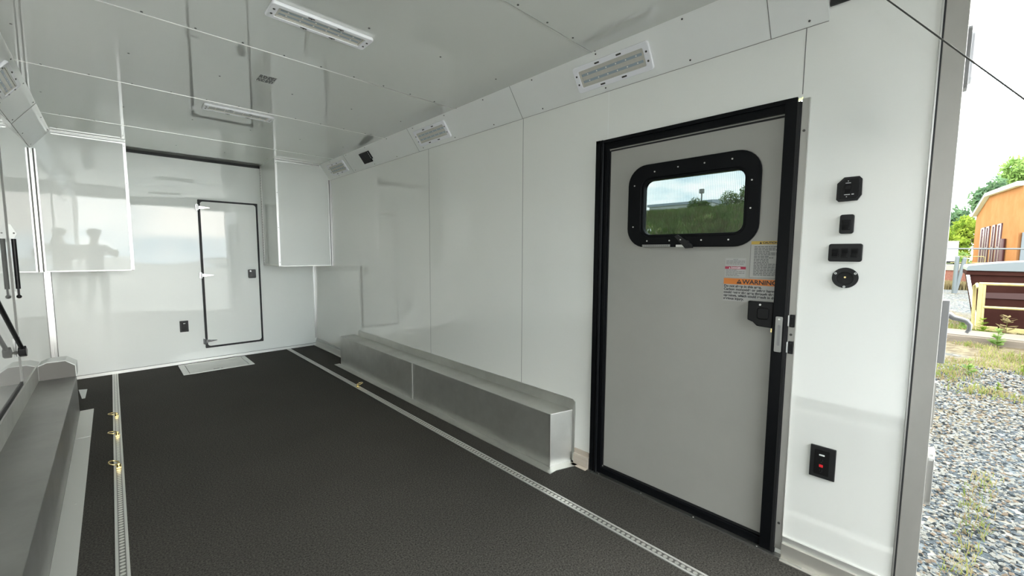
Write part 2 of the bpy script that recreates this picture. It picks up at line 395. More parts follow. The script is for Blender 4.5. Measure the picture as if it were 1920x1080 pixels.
# ------------------------------------------------------------------ side entry door (door_1)
d1 = empty('door_1', (2.02, 0.88, 0), kind='structure')
d1['label'] = 'grey side entry door in a black frame with a tinted window'
def yzring(b, o, i, x0, x1, mi=0): b.ring(o, i, 0, x0, x1, mi)
# frame: black channel around the opening; the latch jamb and the hinge jamb stand proud
b = MB()
b.box(XR-0.004, XR+0.055, 1.297, 1.371, 0.0, DZ)                # hinge jamb
b.box(XR-0.016, XR, 1.342, 1.371, 0.0, DZ+0.002)
b.cyl((XR-0.010, 1.330, 0.0), (XR-0.010, 1.330, DZ), 0.010, n=12)
b.box(XR-0.004, XR+0.055, 0.462, 1.297, DZ-0.050, DZ)           # head
b.box(XR-0.016, XR, 0.420, 1.371, DZ-0.018, DZ)
b.box(XR-0.004, XR+0.055, 0.462, 1.297, 0.004, 0.040)           # foot
b.build('frame', blackm, d1, bevel=0.002)
b = MB(); b.box(XR-0.014, XR+0.055, 0.420, 0.462, 0.004, DZ-0.012); b.build('latch_jamb', blackm, d1, bevel=0.002)
b = MB(); b.box(XR-0.016, XR+0.05, 0.4085, 0.4135, 0.0, DZ-0.02, 0); b.box(XR-0.014, XR+0.05, 0.4135, 0.420, 0.0, DZ-0.02, 1); b.box(XR-0.010, XR+0.05, 0.405, 0.4085, 0, DZ-0.02, 1)
b.build('seal', [blackl, rubber], d1)
b = MB(); b.box(XR-0.008, XR+0.002, 0.379, 0.405, 0.028, DZ-0.01); b.box(XR-0.0095, XR-0.008, 0.379, 0.3805, 0.028, DZ-0.01, 1)
for z in (0.145, 0.968, 1.79): b.cyl((XR-0.008, 0.394, z), (XR-0.011, 0.394, z), 0.005, n=10, mi=2)
b.build('strike_plate', [steel, alub, screwm], d1)['label'] = 'stainless strike plate'
for z in (1.026, 0.915):
    b = MB(); b.box(XR-0.018, XR-0.008, 0.383, 0.400, z-0.026, z+0.026)
    b.cyl((XR-0.018, 0.3915, z+0.018), (XR-0.0185, 0.3915, z+0.018), 0.004, n=8, mi=1); b.cyl((XR-0.018, 0.3915, z-0.018), (XR-0.0185, 0.3915, z-0.018), 0.004, n=8, mi=1)
    k = b.build('catch', [black, rubber], d1, bevel=0.003)
    b = MB(); b.box(XR-0.019, XR-0.008, 0.401, 0.4055, z-0.022, z+0.022); b.build('catch_edge', whitep, k)
# slab
SX = XR+0.012
wo_ = rrect(0.852, 1.545, 0.560, 0.352, 0.065); wi_ = rrect(0.8415, 1.536, 0.478, 0.276, 0.040)
b = MB()
outer = [(1.299, DZ-0.05), (0.43, DZ-0.05), (0.43, 0.04), (1.299, 0.04)]
def slab_with_hole(b, y0, y1, z0, z1, hole, x0, x1, mi=0):
    # frame the rounded hole with a rectangle ring built corner by corner
    n = len(hole); hy = [p[0] for p in hole]; hz = [p[1] for p in hole]
    cy, cz = sum(hy)/n, sum(hz)/n; op = []
    for (py, pz) in hole:
        dy, dz = py-cy, pz-cz
        t = min((y1-cy)/dy if dy > 1e-6 else 1e9, (y0-cy)/dy if dy < -1e-6 else 1e9, (z1-cz)/dz if dz > 1e-6 else 1e9, (z0-cz)/dz if dz < -1e-6 else 1e9)
        op.append((cy+dy*t, cz+dz*t))
    b.ring(op, hole, 0, x0, x1, mi)
    # corner fillers
    for a in range(n):
        p, q = op[a], op[(a+1) % n]
        if abs(p[0]-q[0]) > 1e-5 and abs(p[1]-q[1]) > 1e-5:
            c = (p[0] if (abs(p[0]-y0) < 1e-5 or abs(p[0]-y1) < 1e-5) else q[0], p[1] if (abs(p[1]-z0) < 1e-5 or abs(p[1]-z1) < 1e-5) else q[1])
            b.prism([p, c, q], 0, x0, x1, mi)
slab_with_hole(b, 0.50, 1.20, 1.30, 1.79, wo_, SX, SX+0.038)
b.box(SX, SX+0.038, 0.43, 0.50, 0.04, DZ-0.05); b.box(SX, SX+0.038, 1.20, 1.299, 0.04, DZ-0.05)
b.box(SX, SX+0.038, 0.50, 1.20, 0.04, 1.30); b.box(SX, SX+0.038, 0.50, 1.20, 1.79, DZ-0.05)
b.build('door_slab', doorm, d1)['label'] = 'flat light grey door skin'
b = MB(); b.box(SX-0.002, SX, 1.288, 1.299, 0.05, DZ-0.06, 0); b.box(SX-0.002, SX, 0.46, 1.288, DZ-0.064, DZ-0.056, 0); b.box(SX-0.002, SX, 0.46, 1.288, 0.04, 0.052, 1)
b.build('slab_edge', [blackl, rubber], d1)
# window
wf = MB(); wf.ring(rrect(0.852, 1.545, 0.630, 0.424, 0.100, 8), rrect(0.8415, 1.536, 0.500, 0.298, 0.048, 8), 0, SX-0.016, SX, 0)
wf.ring(rrect(0.8415, 1.536, 0.506, 0.304, 0.050, 8), rrect(0.8415, 1.536, 0.478, 0.276, 0.040, 8), 0, SX-0.008, SX+0.03, 0)
wfo = wf.build('window_frame', blackm, d1, bevel=0.004)
for (y, z) in ((1.13, 1.655), (1.02, 1.715), (0.90, 1.722), (0.775, 1.722), (0.655, 1.722), (0.572, 1.62), (0.572, 1.50), (0.655, 1.365), (0.775, 1.365), (0.93, 1.365), (1.05, 1.365), (1.132, 1.44)):
    b = MB(); b.cyl((SX-0.016, y, z), (SX-0.0185, y, z), 0.0036, n=10); b.build('window_screw', screwl, wfo)
b = MB(); b.prism(rrect(0.8415, 1.536, 0.49, 0.288, 0.042, 8), 0, SX+0.008, SX+0.011); b.build('window_pane', glass, d1)['label'] = 'tinted pane with fine vertical ribs'
b = MB(); b.prism([(0.90, 1.385), (0.885, 1.392), (0.815, 1.345), (0.81, 1.328), (0.845, 1.326)], 0, SX-0.030, SX-0.016); b.cyl((SX-0.033, 0.84, 1.352), (SX-0.016, 0.84, 1.352), 0.012, n=12)
b.cyl((SX-0.031, 0.868, 1.368), (SX-0.0325, 0.868, 1.368), 0.0035, n=8, mi=1)
b.build('window_latch', [blackl, screwl], d1, bevel=0.003)
b = MB(); b.box(SX-0.019, SX-0.015, 0.925, 1.075, 1.334, 1.346, 0); b.box(SX-0.019, SX-0.015, 0.835, 0.895, 1.333, 1.344, 1)
for k in range(14): b.box(SX-0.0195, SX-0.019, 1.068-k*0.0102, 1.068-k*0.0102+0.006, 1.337, 1.343, 2)
b.build('window_sill_tag', [alud, alub, seam], d1)
# inside latch
b = MB(); b.prism([(0.560, 1.095), (0.463, 1.095), (0.463, 0.985), (0.522, 0.988), (0.538, 1.004), (0.560, 1.012)], 0, SX-0.022, SX)
b.prism(rrect(0.500, 1.045, 0.045, 0.050, 0.012), 0, SX-0.030, SX-0.022)
lt = b.build('door_latch', black, d1, bevel=0.004)
for z in (1.082, 1.036):
    b = MB(); b.cyl((SX-0.022, 0.512, z), (SX-0.025, 0.512, z), 0.0042, n=10); b.build('latch_screw', screwl, lt)
b = MB(); b.box(SX-0.012, SX-0.004, 0.463, 0.470, 0.966, 0.982); b.build('latch_stop', brass, lt)
# lock face plate on the jamb
b = MB(); b.prism(rrect(0.437, 0.964, 0.026, 0.150, 0.004), 0, XR-0.0165, XR-0.014); b.prism(rrect(0.436, 0.960, 0.010, 0.088, 0.004), 0, XR-0.0172, XR-0.0165, 1)
b.cyl((XR-0.0165, 0.437, 1.028), (XR-0.018, 0.437, 1.028), 0.004, n=8, mi=2)
b.build('lock_plate', [alud, hookm, alub], d1)['label'] = 'silver lock face plate'

# labels on the door: x axis of the text runs towards the rear (-Y)
LX = SX
def on_door(y, z, dx=0.0012): return basis((0, -1, 0), (0, 0, 1), (-1, 0, 0), (LX-dx, y, z))
t1 = empty('warning_sticker', (LX, 0.56, 1.10), 'large sticker with orange WARNING band and black text, on the grey door above its latch', 'sticker')
b = MB(); b.box(LX-0.0008, LX, 0.437, 0.671, 1.086, 1.190); b.build('backing', paper_l, t1)
b = MB(); b.box(LX-0.0011, LX-0.0008, 0.437, 0.671, 1.163, 1.190); b.build('orange_band', orange_l, t1)
b = MB(); b.prism([(0.617, 1.167), (0.595, 1.167), (0.606, 1.187)], 0, LX-0.0015, LX-0.0011, 0); b.prism([(0.6085, 1.179), (0.6035, 1.179), (0.606, 1.170)], 0, LX-0.0018, LX-0.0015, 1)
b.build('alert_triangle', [ink, orange_l], t1)
text('warning_lettering', 'WARNING', 0.0265, on_door(0.593, 1.1675, 0.0013), ink, t1, bold=0.0006, xs=1.05)
for k, s in enumerate(('Do not sleep in this area.', 'Carbon monoxide or other harmful vapors', 'could enter the area through the floor', 'openings, which could result in death or', 'serious injury.')):
    text('warning_text', s, 0.0150, on_door(0.669, 1.150-k*0.0142, 0.0010), ink, t1, bold=0.0005)
def tiny_lines(name, y0, y1, zs, parent, m, hgt=0.0022, seed=1):
    rnd = random.Random(seed); b = MB()
    for z in zs:
        y = y1
        e = y0+(y1-y0)*(0.0 if rnd.random() < .7 else rnd.uniform(0.1, 0.5))
        while y > e+0.004:
            l_ = rnd.uniform(0.006, 0.016); b.box(LX-0.0012, LX-0.0008, max(e, y-l_), y, z, z+hgt); y -= l_+0.0022
    return b.build(name, m, parent)
t2 = empty('caution_sticker', (LX, 0.5, 1.2), 'tall sticker with yellow CAUTION band over fine print, half behind the black jamb', 'sticker')
b = MB(); b.box(LX-0.0008, LX, 0.437, 0.566, 1.196, 1.356); b.build('backing', paper_l, t2)
b = MB(); b.box(LX-0.0011, LX-0.0008, 0.437, 0.565, 1.342, 1.356); b.build('yellow_band', yellow_l, t2)
text('caution_lettering', 'CAUTION', 0.0125, on_door(0.521, 1.3445, 0.0013), ink, t2, bold=0.0004)
b = MB(); b.prism([(0.5335, 1.344), (0.5235, 1.344), (0.5285, 1.354)], 0, LX-0.0014, LX-0.0011); b.build('alert_triangle', ink, t2)
tiny_lines('fine_print', 0.44, 0.552, [1.330-k*0.0068 for k in range(19)], t2, inkg, 0.0034, 3)
b = MB(); b.box(LX-0.0012, LX-0.0008, 0.5655, 0.5665, 1.196, 1.342); b.box(LX-0.0012, LX-0.0008, 0.437, 0.566, 1.196, 1.197); b.build('border_line', inkg, t2)
t3 = empty('danger_sticker', (LX, 0.625, 1.2), 'small sticker with maroon DANGER band, left of the tall yellow-banded one', 'sticker')
b = MB(); b.box(LX-0.0008, LX, 0.582, 0.668, 1.196, 1.282); b.build('backing', paper_l, t3)
b = MB(); b.box(LX-0.0011, LX-0.0008, 0.582, 0.668, 1.232, 1.2435); b.build('maroon_band', maroon_l, t3)
text('danger_lettering', 'DANGER', 0.0100, on_door(0.643, 1.2342, 0.0013), whitei, t3, bold=0.0003)
b = MB(); b.prism([(0.652, 1.234), (0.645, 1.234), (0.6485, 1.241)], 0, LX-0.0014, LX-0.0011); b.build('alert_triangle', whitei, t3)
text('note_lettering', 'NOTE', 0.0070, on_door(0.625, 1.273, 0.0010), inkg, t3, align='CENTER')
tiny_lines('note_print', 0.586, 0.664, (1.267, 1.261, 1.254), t3, inkg, 0.0018, 5)
tiny_lines('danger_print', 0.586, 0.664, (1.226, 1.220, 1.213, 1.207, 1.201), t3, inkg, 0.0018, 6)

# ------------------------------------------------------------------ switches and sockets on the right wall
def plate(b, cy, cz, w_, h_, r, th, mi=0, x=None):
    x = XR if x is None else x
    b.prism(rrect(cy, cz, w_, h_, r), 0, x-th, x, mi)
def rocker(name, cy, cz, w_, h_, parent, m=black):
    b = MB(); b.prism([(XR-0.012, cz-h_/2), (XR-0.019, cz-h_/2), (XR-0.014, cz), (XR-0.018, cz+h_/2), (XR-0.012, cz+h_/2)], 1, cy-w_/2, cy+w_/2)
    return b.build(name, m, parent, bevel=0.0015)
# top: ramp/awning rocker in a shaped bezel
s1 = empty('rocker_switch', (XR, 0.239, 1.50), 'largest single black rocker switch, topmost on the wall right of the door', 'switch', 'black switches and sockets right of the side door')
b = MB(); b.prism([(0.256, 1.590), (0.212, 1.590), (0.2035, 1.580), (0.2025, 1.522), (0.214, 1.502), (0.269, 1.500), (0.2765, 1.508), (0.2765, 1.568)], 0, XR-0.010, XR)
b.prism([(0.252, 1.583), (0.2135, 1.583), (0.2105, 1.520), (0.219, 1.508), (0.266, 1.508), (0.269, 1.566)], 0, XR-0.013, XR-0.010, 1)
rocker('rocker', 0.243, 1.544, 0.019, 0.030, s1)
b.box(XR-0.0136, XR-0.013, 0.235, 0.251, 1.5665, 1.5685, 2); b.box(XR-0.0136, XR-0.013, 0.236, 0.253, 1.5235, 1.526, 2); b.box(XR-0.0136, XR-0.013, 0.2245, 0.2315, 1.5235, 1.527, 2)
b.box(XR-0.0136, XR-0.013, 0.242, 0.2445, 1.573, 1.5765, 2); b.box(XR-0.0136, XR-0.013, 0.244, 0.247, 1.5155, 1.518, 2); b.build('bezel', [blackl, black, whitei], s1)
s2 = empty('rocker_switch', (XR, 0.24, 1.38), 'small single black rocker switch, second from the top', 'switch', 'black switches and sockets right of the side door')
b = MB(); plate(b, 0.2395, 1.415, 0.043, 0.072, 0.008, 0.011); plate(b, 0.241, 1.412, 0.028, 0.040, 0.003, 0.0125, 1); b.build('bezel', [blackl, black], s2, bevel=0.003); rocker('rocker', 0.2405, 1.411, 0.020, 0.031, s2)
s3 = empty('rocker_switch', (XR, 0.24, 1.27), 'wide black plate with three rocker switches in a row', 'switch', 'black switches and sockets right of the side door')
b = MB(); plate(b, 0.2382, 1.307, 0.101, 0.068, 0.008, 0.011); b.build('bezel', blackl, s3, bevel=0.003)
for y in (0.267, 0.239, 0.210):
    b = MB(); plate(b, y, 1.306, 0.022, 0.036, 0.003, 0.013); b.build('rocker_surround', black, s3); rocker('rocker', y, 1.306, 0.018, 0.028, s3)
s4 = empty('power_inlet', (XR, 0.233, 1.17), 'round black flanged power inlet with brass pin below the triple switch', 'socket', 'black switches and sockets right of the side door')
b = MB()
co = [(0.233+0.040*math.cos(2*PI*k/32), 1.2115+0.039*math.sin(2*PI*k/32)) for k in range(32)]; ci = [(0.233+0.025*math.cos(2*PI*k/32), 1.209+0.024*math.sin(2*PI*k/32)) for k in range(32)]
b.ring(co, ci, 0, XR-0.009, XR); b.prism(ci, 0, XR-0.002, XR, 1); b.build('flange', [blackl, rubber], s4, bevel=0.002)
b = MB(); b.cyl((XR-0.002, 0.232, 1.214), (XR-0.016, 0.232, 1.214), 0.0035, n=10); b.build('pin', brass, s4)
for y, z in ((0.262, 1.228), (0.203, 1.229), (0.2335, 1.1775)):
    b = MB(); b.cyl((XR-0.009, y, z), (XR-0.0105, y, z), 0.0042, n=10); b.cyl((XR-0.0105, y, z), (XR-0.0108, y, z), 0.0016, n=8, mi=1); b.build('flange_screw', [whitep, black], s4)
s5 = empty('power_outlet', (XR, 0.26, 0.40), 'black safety socket with red and white buttons, low on the right wall', 'socket')
b = MB(); plate(b, 0.2605, 0.466, 0.083, 0.131, 0.003, 0.009); b.build('cover_plate', blackl, s5, bevel=0.003)
b = MB(); b.box(XR-0.0135, XR-0.011, 0.254, 0.272, 0.4945, 0.5005); b.build('test_button', whitep, s5, bevel=0.001)
b = MB(); b.box(XR-0.0135, XR-0.011, 0.2575, 0.270, 0.4475, 0.4585); b.build('reset_button', redp, s5, bevel=0.002)
b = MB(); plate(b, 0.263, 0.466, 0.048, 0.100, 0.003, 0.011)
for dz in (0.013, -0.030):
    b.box(XR-0.0114, XR-0.011, 0.259, 0.2605, 0.46+dz, 0.468+dz, 1); b.box(XR-0.0114, XR-0.011, 0.267, 0.2685, 0.46+dz, 0.468+dz, 1); b.cyl((XR-0.011, 0.2635, 0.455+dz), (XR-0.0114, 0.2635, 0.455+dz), 0.002, n=8, mi=1)
b.build('socket_face', [blackg, rubber], s5)

# ------------------------------------------------------------------ front wall: access door, socket
d2 = empty('door_2', (1.05, YF, 0.15), kind='structure'); d2['label'] = 'low white access door outlined by a black seal on the front wall'
def xz(cx, cz, w_, h_, r): return rrect(cx, cz, w_, h_, r)
b = MB(); b.prism(xz(1.051, 1.024, 0.560, 1.700, 0.03), 1, YF-0.010, YF); b.build('door_slab', panelf, d2)
b = MB(); b.ring(rrect(1.0495, 1.023, 0.602, 1.742, 0.006), rrect(1.051, 1.024, 0.560, 1.700, 0.030), 1, YF-0.014, YF); b.build('seal', rubber, d2)
for z in (1.804, 1.018, 0.236):
    b = MB(); b.prism([(0.7275, z-0.030), (0.7275, z+0.030), (0.742, z+0.040), (0.752, z+0.030), (0.752, z-0.030), (0.742, z-0.040)], 1, YF-0.022, YF-0.0)
    b.prism([(0.752, z-0.020), (0.752, z+0.020), (0.862, z+0.004), (0.866, z), (0.862, z-0.004)], 1, YF-0.019, YF-0.010)
    b.cyl((0.748, YF-0.024, z-0.034), (0.748, YF-0.024, z+0.034), 0.009, n=10)
    b.build('hinge', chrome, d2, bevel=0.002)['label'] = 'chrome strap hinge'
b = MB(); b.prism(rrect(1.257, 1.022, 0.084, 0.108, 0.012), 1, YF-0.026, YF-0.010); b.prism(rrect(1.257, 1.012, 0.055, 0.066, 0.008), 1, YF-0.032, YF-0.026)
k = b.build('door_latch', blackg, d2, bevel=0.004)
b = MB(); b.cyl((1.239, YF-0.026, 1.055), (1.239, YF-0.034, 1.055), 0.010, n=12); b.build('lock_cylinder', chrome, k)
s6 = empty('power_outlet', (0.56, YF, 0.37), 'black socket low on the white front wall, left of the access door', 'socket')
b = MB(); b.prism(rrect(0.560, 0.4365, 0.078, 0.128, 0.003), 1, YF-0.012, YF); b.build('cover_plate', blackl, s6, bevel=0.002)
b = MB(); b.prism(rrect(0.560, 0.434, 0.042, 0.090, 0.003), 1, YF-0.015, YF-0.012); b.build('socket_face', blackg, s6, bevel=0.001)
b = MB(); b.box(0.553, 0.571, YF-0.018, YF-0.015, 0.468, 0.474); b.build('test_button', whitep, s6)

# ------------------------------------------------------------------ wall cabinets with aluminium edge trim
def cabinet(name, x0, x1, y0, z0, wall, label):
    r = empty(name, ((x0+x1)/2, y0, z0), label, 'cabinet', 'white wall cabinets against the front wall')
    b = MB(); s = 1 if wall == 'r' else -1
    X = XR if s > 0 else XL; inner = x0 if s > 0 else x1
    poly = [(inner, z0), (X, z0), (X, ZC-CZ), (X-s*CX, ZC), (inner, ZC)]
    b.prism(poly, 1, y0, YF-0.002); b.build('carcass', panelf, r)
    def strip(x0_, x1_, y0_, y1_, z0_, z1_, nm, m=alub):
        b = MB(); b.box(*sorted((x0_, x1_)), y0_, y1_, z0_, z1_); return b.build(nm, m, r)
    strip(inner-s*0.002, inner+s*0.020, y0-0.002, y0, z0, ZC, 'edge_trim')
    strip(inner-s*0.002, inner, y0, y0+0.024, z0, ZC, 'edge_trim')
    b = MB(); b.box(*sorted((X, X-s*0.030)), y0-0.003, y0, z0, ZC-CZ); b.box(*sorted((X-s*0.009, X-s*0.020)), y0-0.0034, y0-0.003, z0, ZC-CZ, 1); b.box(*sorted((X, X-s*0.003)), y0-0.030, y0, z0, ZC-CZ)
    b.build('wall_trim', [alub, seam], r)
    b = MB(); b.box(*sorted((inner, X-s*CX)), y0-0.003, y0, ZC-0.030, ZC); b.box(*sorted((inner, X-s*CX)), y0-0.0034, y0-0.003, ZC-0.017, ZC-0.011, 1); b.box(*sorted((inner, X-s*CX)), y0-0.030, y0, ZC-0.003, ZC)
    b.build('ceiling_trim', [alub, seam], r)
    b = MB(); b.box(*sorted((inner, X)), y0-0.002, y0+0.004, z0-0.002, z0+0.008); b.build('bottom_trim', alue, r)
    if s > 0:
        b = MB(); b.box(inner-0.003, inner, YF-0.06, YF-0.028, z0, ZC-0.03)
        z = z0+0.03
        while z < ZC-0.05: b.cyl((inner-0.003, YF-0.044, z), (inner-0.005, YF-0.044, z), 0.005, n=8, mi=1); z += 0.032
        b.build('riveted_angle', [alue, screwm], r)
        b = MB(); b.box(inner-0.003, inner, y0+0.03, YF-0.06, z0, z0+0.022); b.build('side_trim', alue, r)
    for z in (z0+0.05, z0+0.45, z0+0.85, ZC-0.05):
        b = MB(); b.cyl((inner+s*0.010, y0-0.002, z), (inner+s*0.010, y0-0.004, z), 0.004, n=8); b.build('trim_screw', screwm, r)
    return r
cabinet('wall_cabinet', XL, 0.160, 5.550, 1.107, 'l', 'shallow white wall cabinet with bright edges in the front left corner')
cabinet('wall_cabinet', 1.396, XR, 5.314, 1.127, 'r', 'deeper white wall cabinet in the front right corner, beside the access door')

# ------------------------------------------------------------------ wheel boxes
wb = empty('wheel_box', (1.93, 3.1, 0), 'long brushed aluminium wheel box along the right wall', 'wheel box')
b = MB(); x0 = 1.842; zt = 0.332; y0, y1 = 1.553, 4.725
b.prism([(x0, y0), (XR-0.002, y0-0.046), (XR-0.002, y1), (x0, y1)], 2, 0.003, zt); b.build('box_body', alu, wb, bevel=0.003)
b = MB(); b.prism([(y0-0.060, zt-0.32), (y0-0.064, zt+0.052), (y0-0.048, zt+0.065), (y1-0.14, zt+0.065), (y1-0.12, zt+0.05), (y1-0.12, zt), (y0, zt), (y0, 0.003)][:], 0, XR-0.006, XR-0.0015); b.build('wall_flange', alu, wb)
b = MB(); b.box(1.782, x0, y0-0.055, y1+0.04, 0.0, 0.003); b.prism([(x0, y0-0.055), (XR-0.021, y0-0.105), (XR-0.021, y0), (x0, y0)], 2, 0.0, 0.003)
b.build('floor_flange', alu, wb)
for y in (1.53, 2.0, 2.7, 3.3, 4.0, 4.6):
    b = MB(); b.cyl((1.805, y, 0.003), (1.805, y, 0.0045), 0.004, n=8); b.build('flange_rivet', screwl, wb)
for y in (1.58, 2.25, 3.14, 3.8, 4.5):
    b = MB(); b.cyl((XR-0.005, y, zt+0.045), (XR-0.0065, y, zt+0.045), 0.004, n=8); b.build('flange_rivet', screwl, wb)
b = MB(); b.box(x0-0.002, x0, 3.135, 3.152, 0.004, zt); b.box(x0, XR-0.006, 3.135, 3.140, zt, zt+0.001); b.build('joint_strip', alue, wb)
b = MB(); b.box(x0-0.0015, x0+0.004, y0-0.0015, y0+0.004, 0.003, zt); b.build('corner_edge', alub, wb)
b = MB(); b.box(XR-0.0065, XR-0.0015, y0-0.045, y1-0.14, zt+0.065, zt+0.0665); b.build('flange_edge', alub, wb)
b = MB(); b.box(x0-0.004, x0, y0-0.004, y1, 0.003, 0.006); b.prism([(x0, y0-0.004), (XR-0.006, y0-0.050), (XR-0.006, y0-0.045), (x0, y0)], 2, 0.003, 0.006); b.build('fold_line', alub, wb)

wl = empty('wheel_box', (-0.35, 3.0, 0), 'long brushed aluminium wheel box along the left wall, by the black gas struts', 'wheel box')
lx = -0.248; zt = 0.305; ly0, ly1 = 1.55, 4.71
b = MB(); b.box(XL+0.002, lx, ly0, ly1, 0.003, zt); b.build('box_body', alud, wl, bevel=0.003)
b = MB(); b.box(XL+0.0005, XL+0.005, ly0, ly1-0.02, zt, zt+0.120); b.build('wall_flange', alu, wl)
b = MB(); b.box(lx, -0.170, ly0, ly1+0.045, 0.0, 0.003); b.build('floor_flange', alue, wl)
# raised end piece with a sloped corner
b = MB(); b.prism([(XL+0.006, zt), (lx-0.004, zt), (lx-0.004, zt+0.085), (lx-0.055, zt+0.130), (XL+0.05, zt+0.130), (XL+0.006, zt+0.11)], 1, ly1-0.004, ly1)
b.build('end_plate', tan, wl)
b = MB()
pr = [(lx-0.004, zt), (lx-0.004, zt+0.085), (lx-0.055, zt+0.130), (XL+0.05, zt+0.130), (XL+0.006, zt+0.11)]
pr2 = [(p[0]*1.0+(0.004 if i < 2 else 0), p[1]+(0.0 if i == 0 else 0.004)) for i, p in enumerate(pr)]
b.prism(pr+pr2[::-1], 1, ly1, ly1+0.20)
b.build('end_lip', whitep, wl)
for y in (2.1, 3.0, 3.9):
    b = MB(); b.cyl((-0.20, y, 0.003), (-0.20, y, 0.0045), 0.004, n=8); b.build('flange_rivet', screwl, wl)
b = MB(); b.box(lx, -0.170, 4.05, 4.056, 0.003, 0.0036); b.build('joint_strip', alub, wl)
b = MB(); b.prism([(-0.285, 5.50), (-0.228, 5.47), (-0.232, 5.15), (-0.252, 5.15)], 2, 0.0005, 0.004)
tag(recentre(b.build('floor_tab', whitep)), 'small white tapered tab lying on the dark floor near the front left corner', 'tab')

# ------------------------------------------------------------------ floor rails and rings
def rail(name, x, y0, y1, label):
    r = empty(name, (x, 0, 0), label, 'floor rail', 'tie-down rails in the floor')
    b = MB(); b.box(-0.012, 0.012, y0, y1, 0.0, 0.0030); b.build('perforated_channel', railm, r, local=True)
    for s in (-1, 1):
        b = MB(); b.box(*sorted((s*0.012, s*0.022)), y0, y1, 0.0, 0.0045); b.build('flange', alue, r, local=True)
    return r
rail('floor_rail', 1.635, 0.02, YF-0.02, 'perforated aluminium tie-down rail in the floor beside the right wheel box')
rail('floor_rail', -0.036, 0.02, YF-0.02, 'perforated aluminium tie-down rail in the floor at the left')
def ring_fit(x, y, ang, lean, label):
    r = empty('tie_down_ring', (x, y, 0.004), label, 'tie-down ring', 'brass coloured tie-down rings on the floor rails')
    b = MB(); b.box(-0.012, 0.012, -0.022, 0.022, 0, 0.009); b.cyl((0, 0, 0.009), (0, 0, 0.024), 0.009, n=12); b.cyl((0, -0.010, 0.024), (0, 0.010, 0.024), 0.006, n=10)
    b.build('stud_base', brass, r, local=True, bevel=0.001)
    b = MB(); pts = []
    for k in range(24):
        a = 2*PI*k/24; u, v = 0.024*math.sin(a), 0.024-0.024*math.cos(a)
        pts.append((u*math.cos(ang)-v*math.cos(lean)*math.sin(ang), u*math.sin(ang)+v*math.cos(lean)*math.cos(ang), 0.024+v*math.sin(lean)))
    b.tube(pts, 0.0038, 8, closed=True); b.build('ring', brass, r, local=True)
ring_fit(-0.036, 4.401, 1.5, 0.10, 'brass coloured ring on the left floor rail, farthest of its three')
ring_fit(-0.036, 3.930, 1.6, 0.20, 'brass coloured ring on the left floor rail, middle of its three')
ring_fit(-0.036, 3.335, 1.2, 0.40, 'brass coloured ring on the left floor rail, nearest of its three')
ring_fit(1.635, 3.800, -1.8, 0.25, 'lone brass coloured ring on the right floor rail, by the wheel box')

# floor hatch
fh = empty('floor_hatch', (0.80, 5.66, 0), 'brushed aluminium hatch plate set in the floor under the access door', 'hatch')
b = MB(); b.ring([(0.478, 5.415), (1.125, 5.415), (1.125, 5.915), (0.478, 5.915)], [(0.530, 5.440), (1.080, 5.440), (1.080, 5.890), (0.530, 5.890)], 2, 0.0, 0.005); b.box(0.530, 0.5355, 5.44, 5.89, 0.0, 0.0008, 1); b.box(1.0745, 1.080, 5.44, 5.89, 0, 0.0008, 1); b.build('hatch_frame', [alue, rubber], fh)
b = MB(); b.box(0.536, 1.074, 5.446, 5.884, 0.0, 0.004); b.build('hatch_lid', alu, fh)
b = MB(); b.prism(rrect(0.77, 5.475, 0.055, 0.034, 0.008), 2, 0.004, 0.006); b.cyl((0.82, 5.475, 0.004), (0.82, 5.475, 0.007), 0.008, n=10); b.build('hatch_pull', alud, fh)

# ------------------------------------------------------------------ lights
def make_light():
    r = bpy.data.objects.new('ceiling_light', None); C.objects.link(r); r['category'] = 'light'; ORG[r.name] = Vector((0, 0, 0))
    b = MB(); b.ring(rrect(0, 0, 0.452, 0.136, 0.014), rrect(0, 0, 0.382, 0.084, 0.006), 2, 0, 0.016); fr = b.build('housing', fixw, r, bevel=0.005, local=True)
    b = MB(); b.ring(rrect(0, 0, 0.384, 0.086, 0.005), rrect(0, 0, 0.372, 0.074, 0.004), 2, 0.004, 0.013); b.build('lens_bezel', lensm, r, local=True)
    b = MB(); b.box(-0.188, 0.188, -0.039, 0.039, 0.0005, 0.008); b.build('lens', lensm, r, local=True)
    for y in (-0.017, 0.017):
        b = MB(); b.box(-0.180, 0.180, y-0.0065, y+0.0065, 0.008, 0.0085)
        for i in range(6): b.box(-0.152+i*0.058, -0.146+i*0.058, y-0.003, y+0.003, 0.0085, 0.009, 1)
        b.build('led_strip', [ledm, ledd], r, local=True)
    for (x, y) in ((-0.065, 0.055), (0.065, 0.055), (-0.065, -0.055), (0.065, -0.055)):
        b = MB(); b.prism(rrect(x, y, 0.030, 0.008, 0.004), 2, 0.0162, 0.0168); b.cyl((x, y, 0.0168), (x, y, 0.0185), 0.0042, n=10); b.build('screw_slot', screwm, r, local=True)
    for (x, y) in ((-0.208, 0.022), (-0.208, -0.022), (0.208, 0.022), (0.208, -0.022)):
        b = MB(); b.cyl((x, y, 0.016), (x, y, 0.0182), 0.0050, n=10); b.build('screw', screwm, r, local=True)
    return r
lamp = make_light(); first = True
def place_light(mw, label, group):
    global first
    o = lamp if first else copy_tree(lamp); first = False
    o.matrix_world = mw; o['label'] = label; o['group'] = group
hyp = math.hypot(CX, CZ)
def cove_mw(side, y, f=0.49):
    X = XR if side > 0 else XL
    n = Vector((-side*CZ/hyp, 0, -CX/hyp)); x = Vector((0, 1, 0)); yv = n.cross(x)
    return basis(x, yv, n, (X-side*CX*f, y, ZC-CZ+CZ*f))
place_light(cove_mw(1, 1.252), 'largest and nearest white strip light, on the right cove left of the side door top', 'white strip lights on the sloped coves')
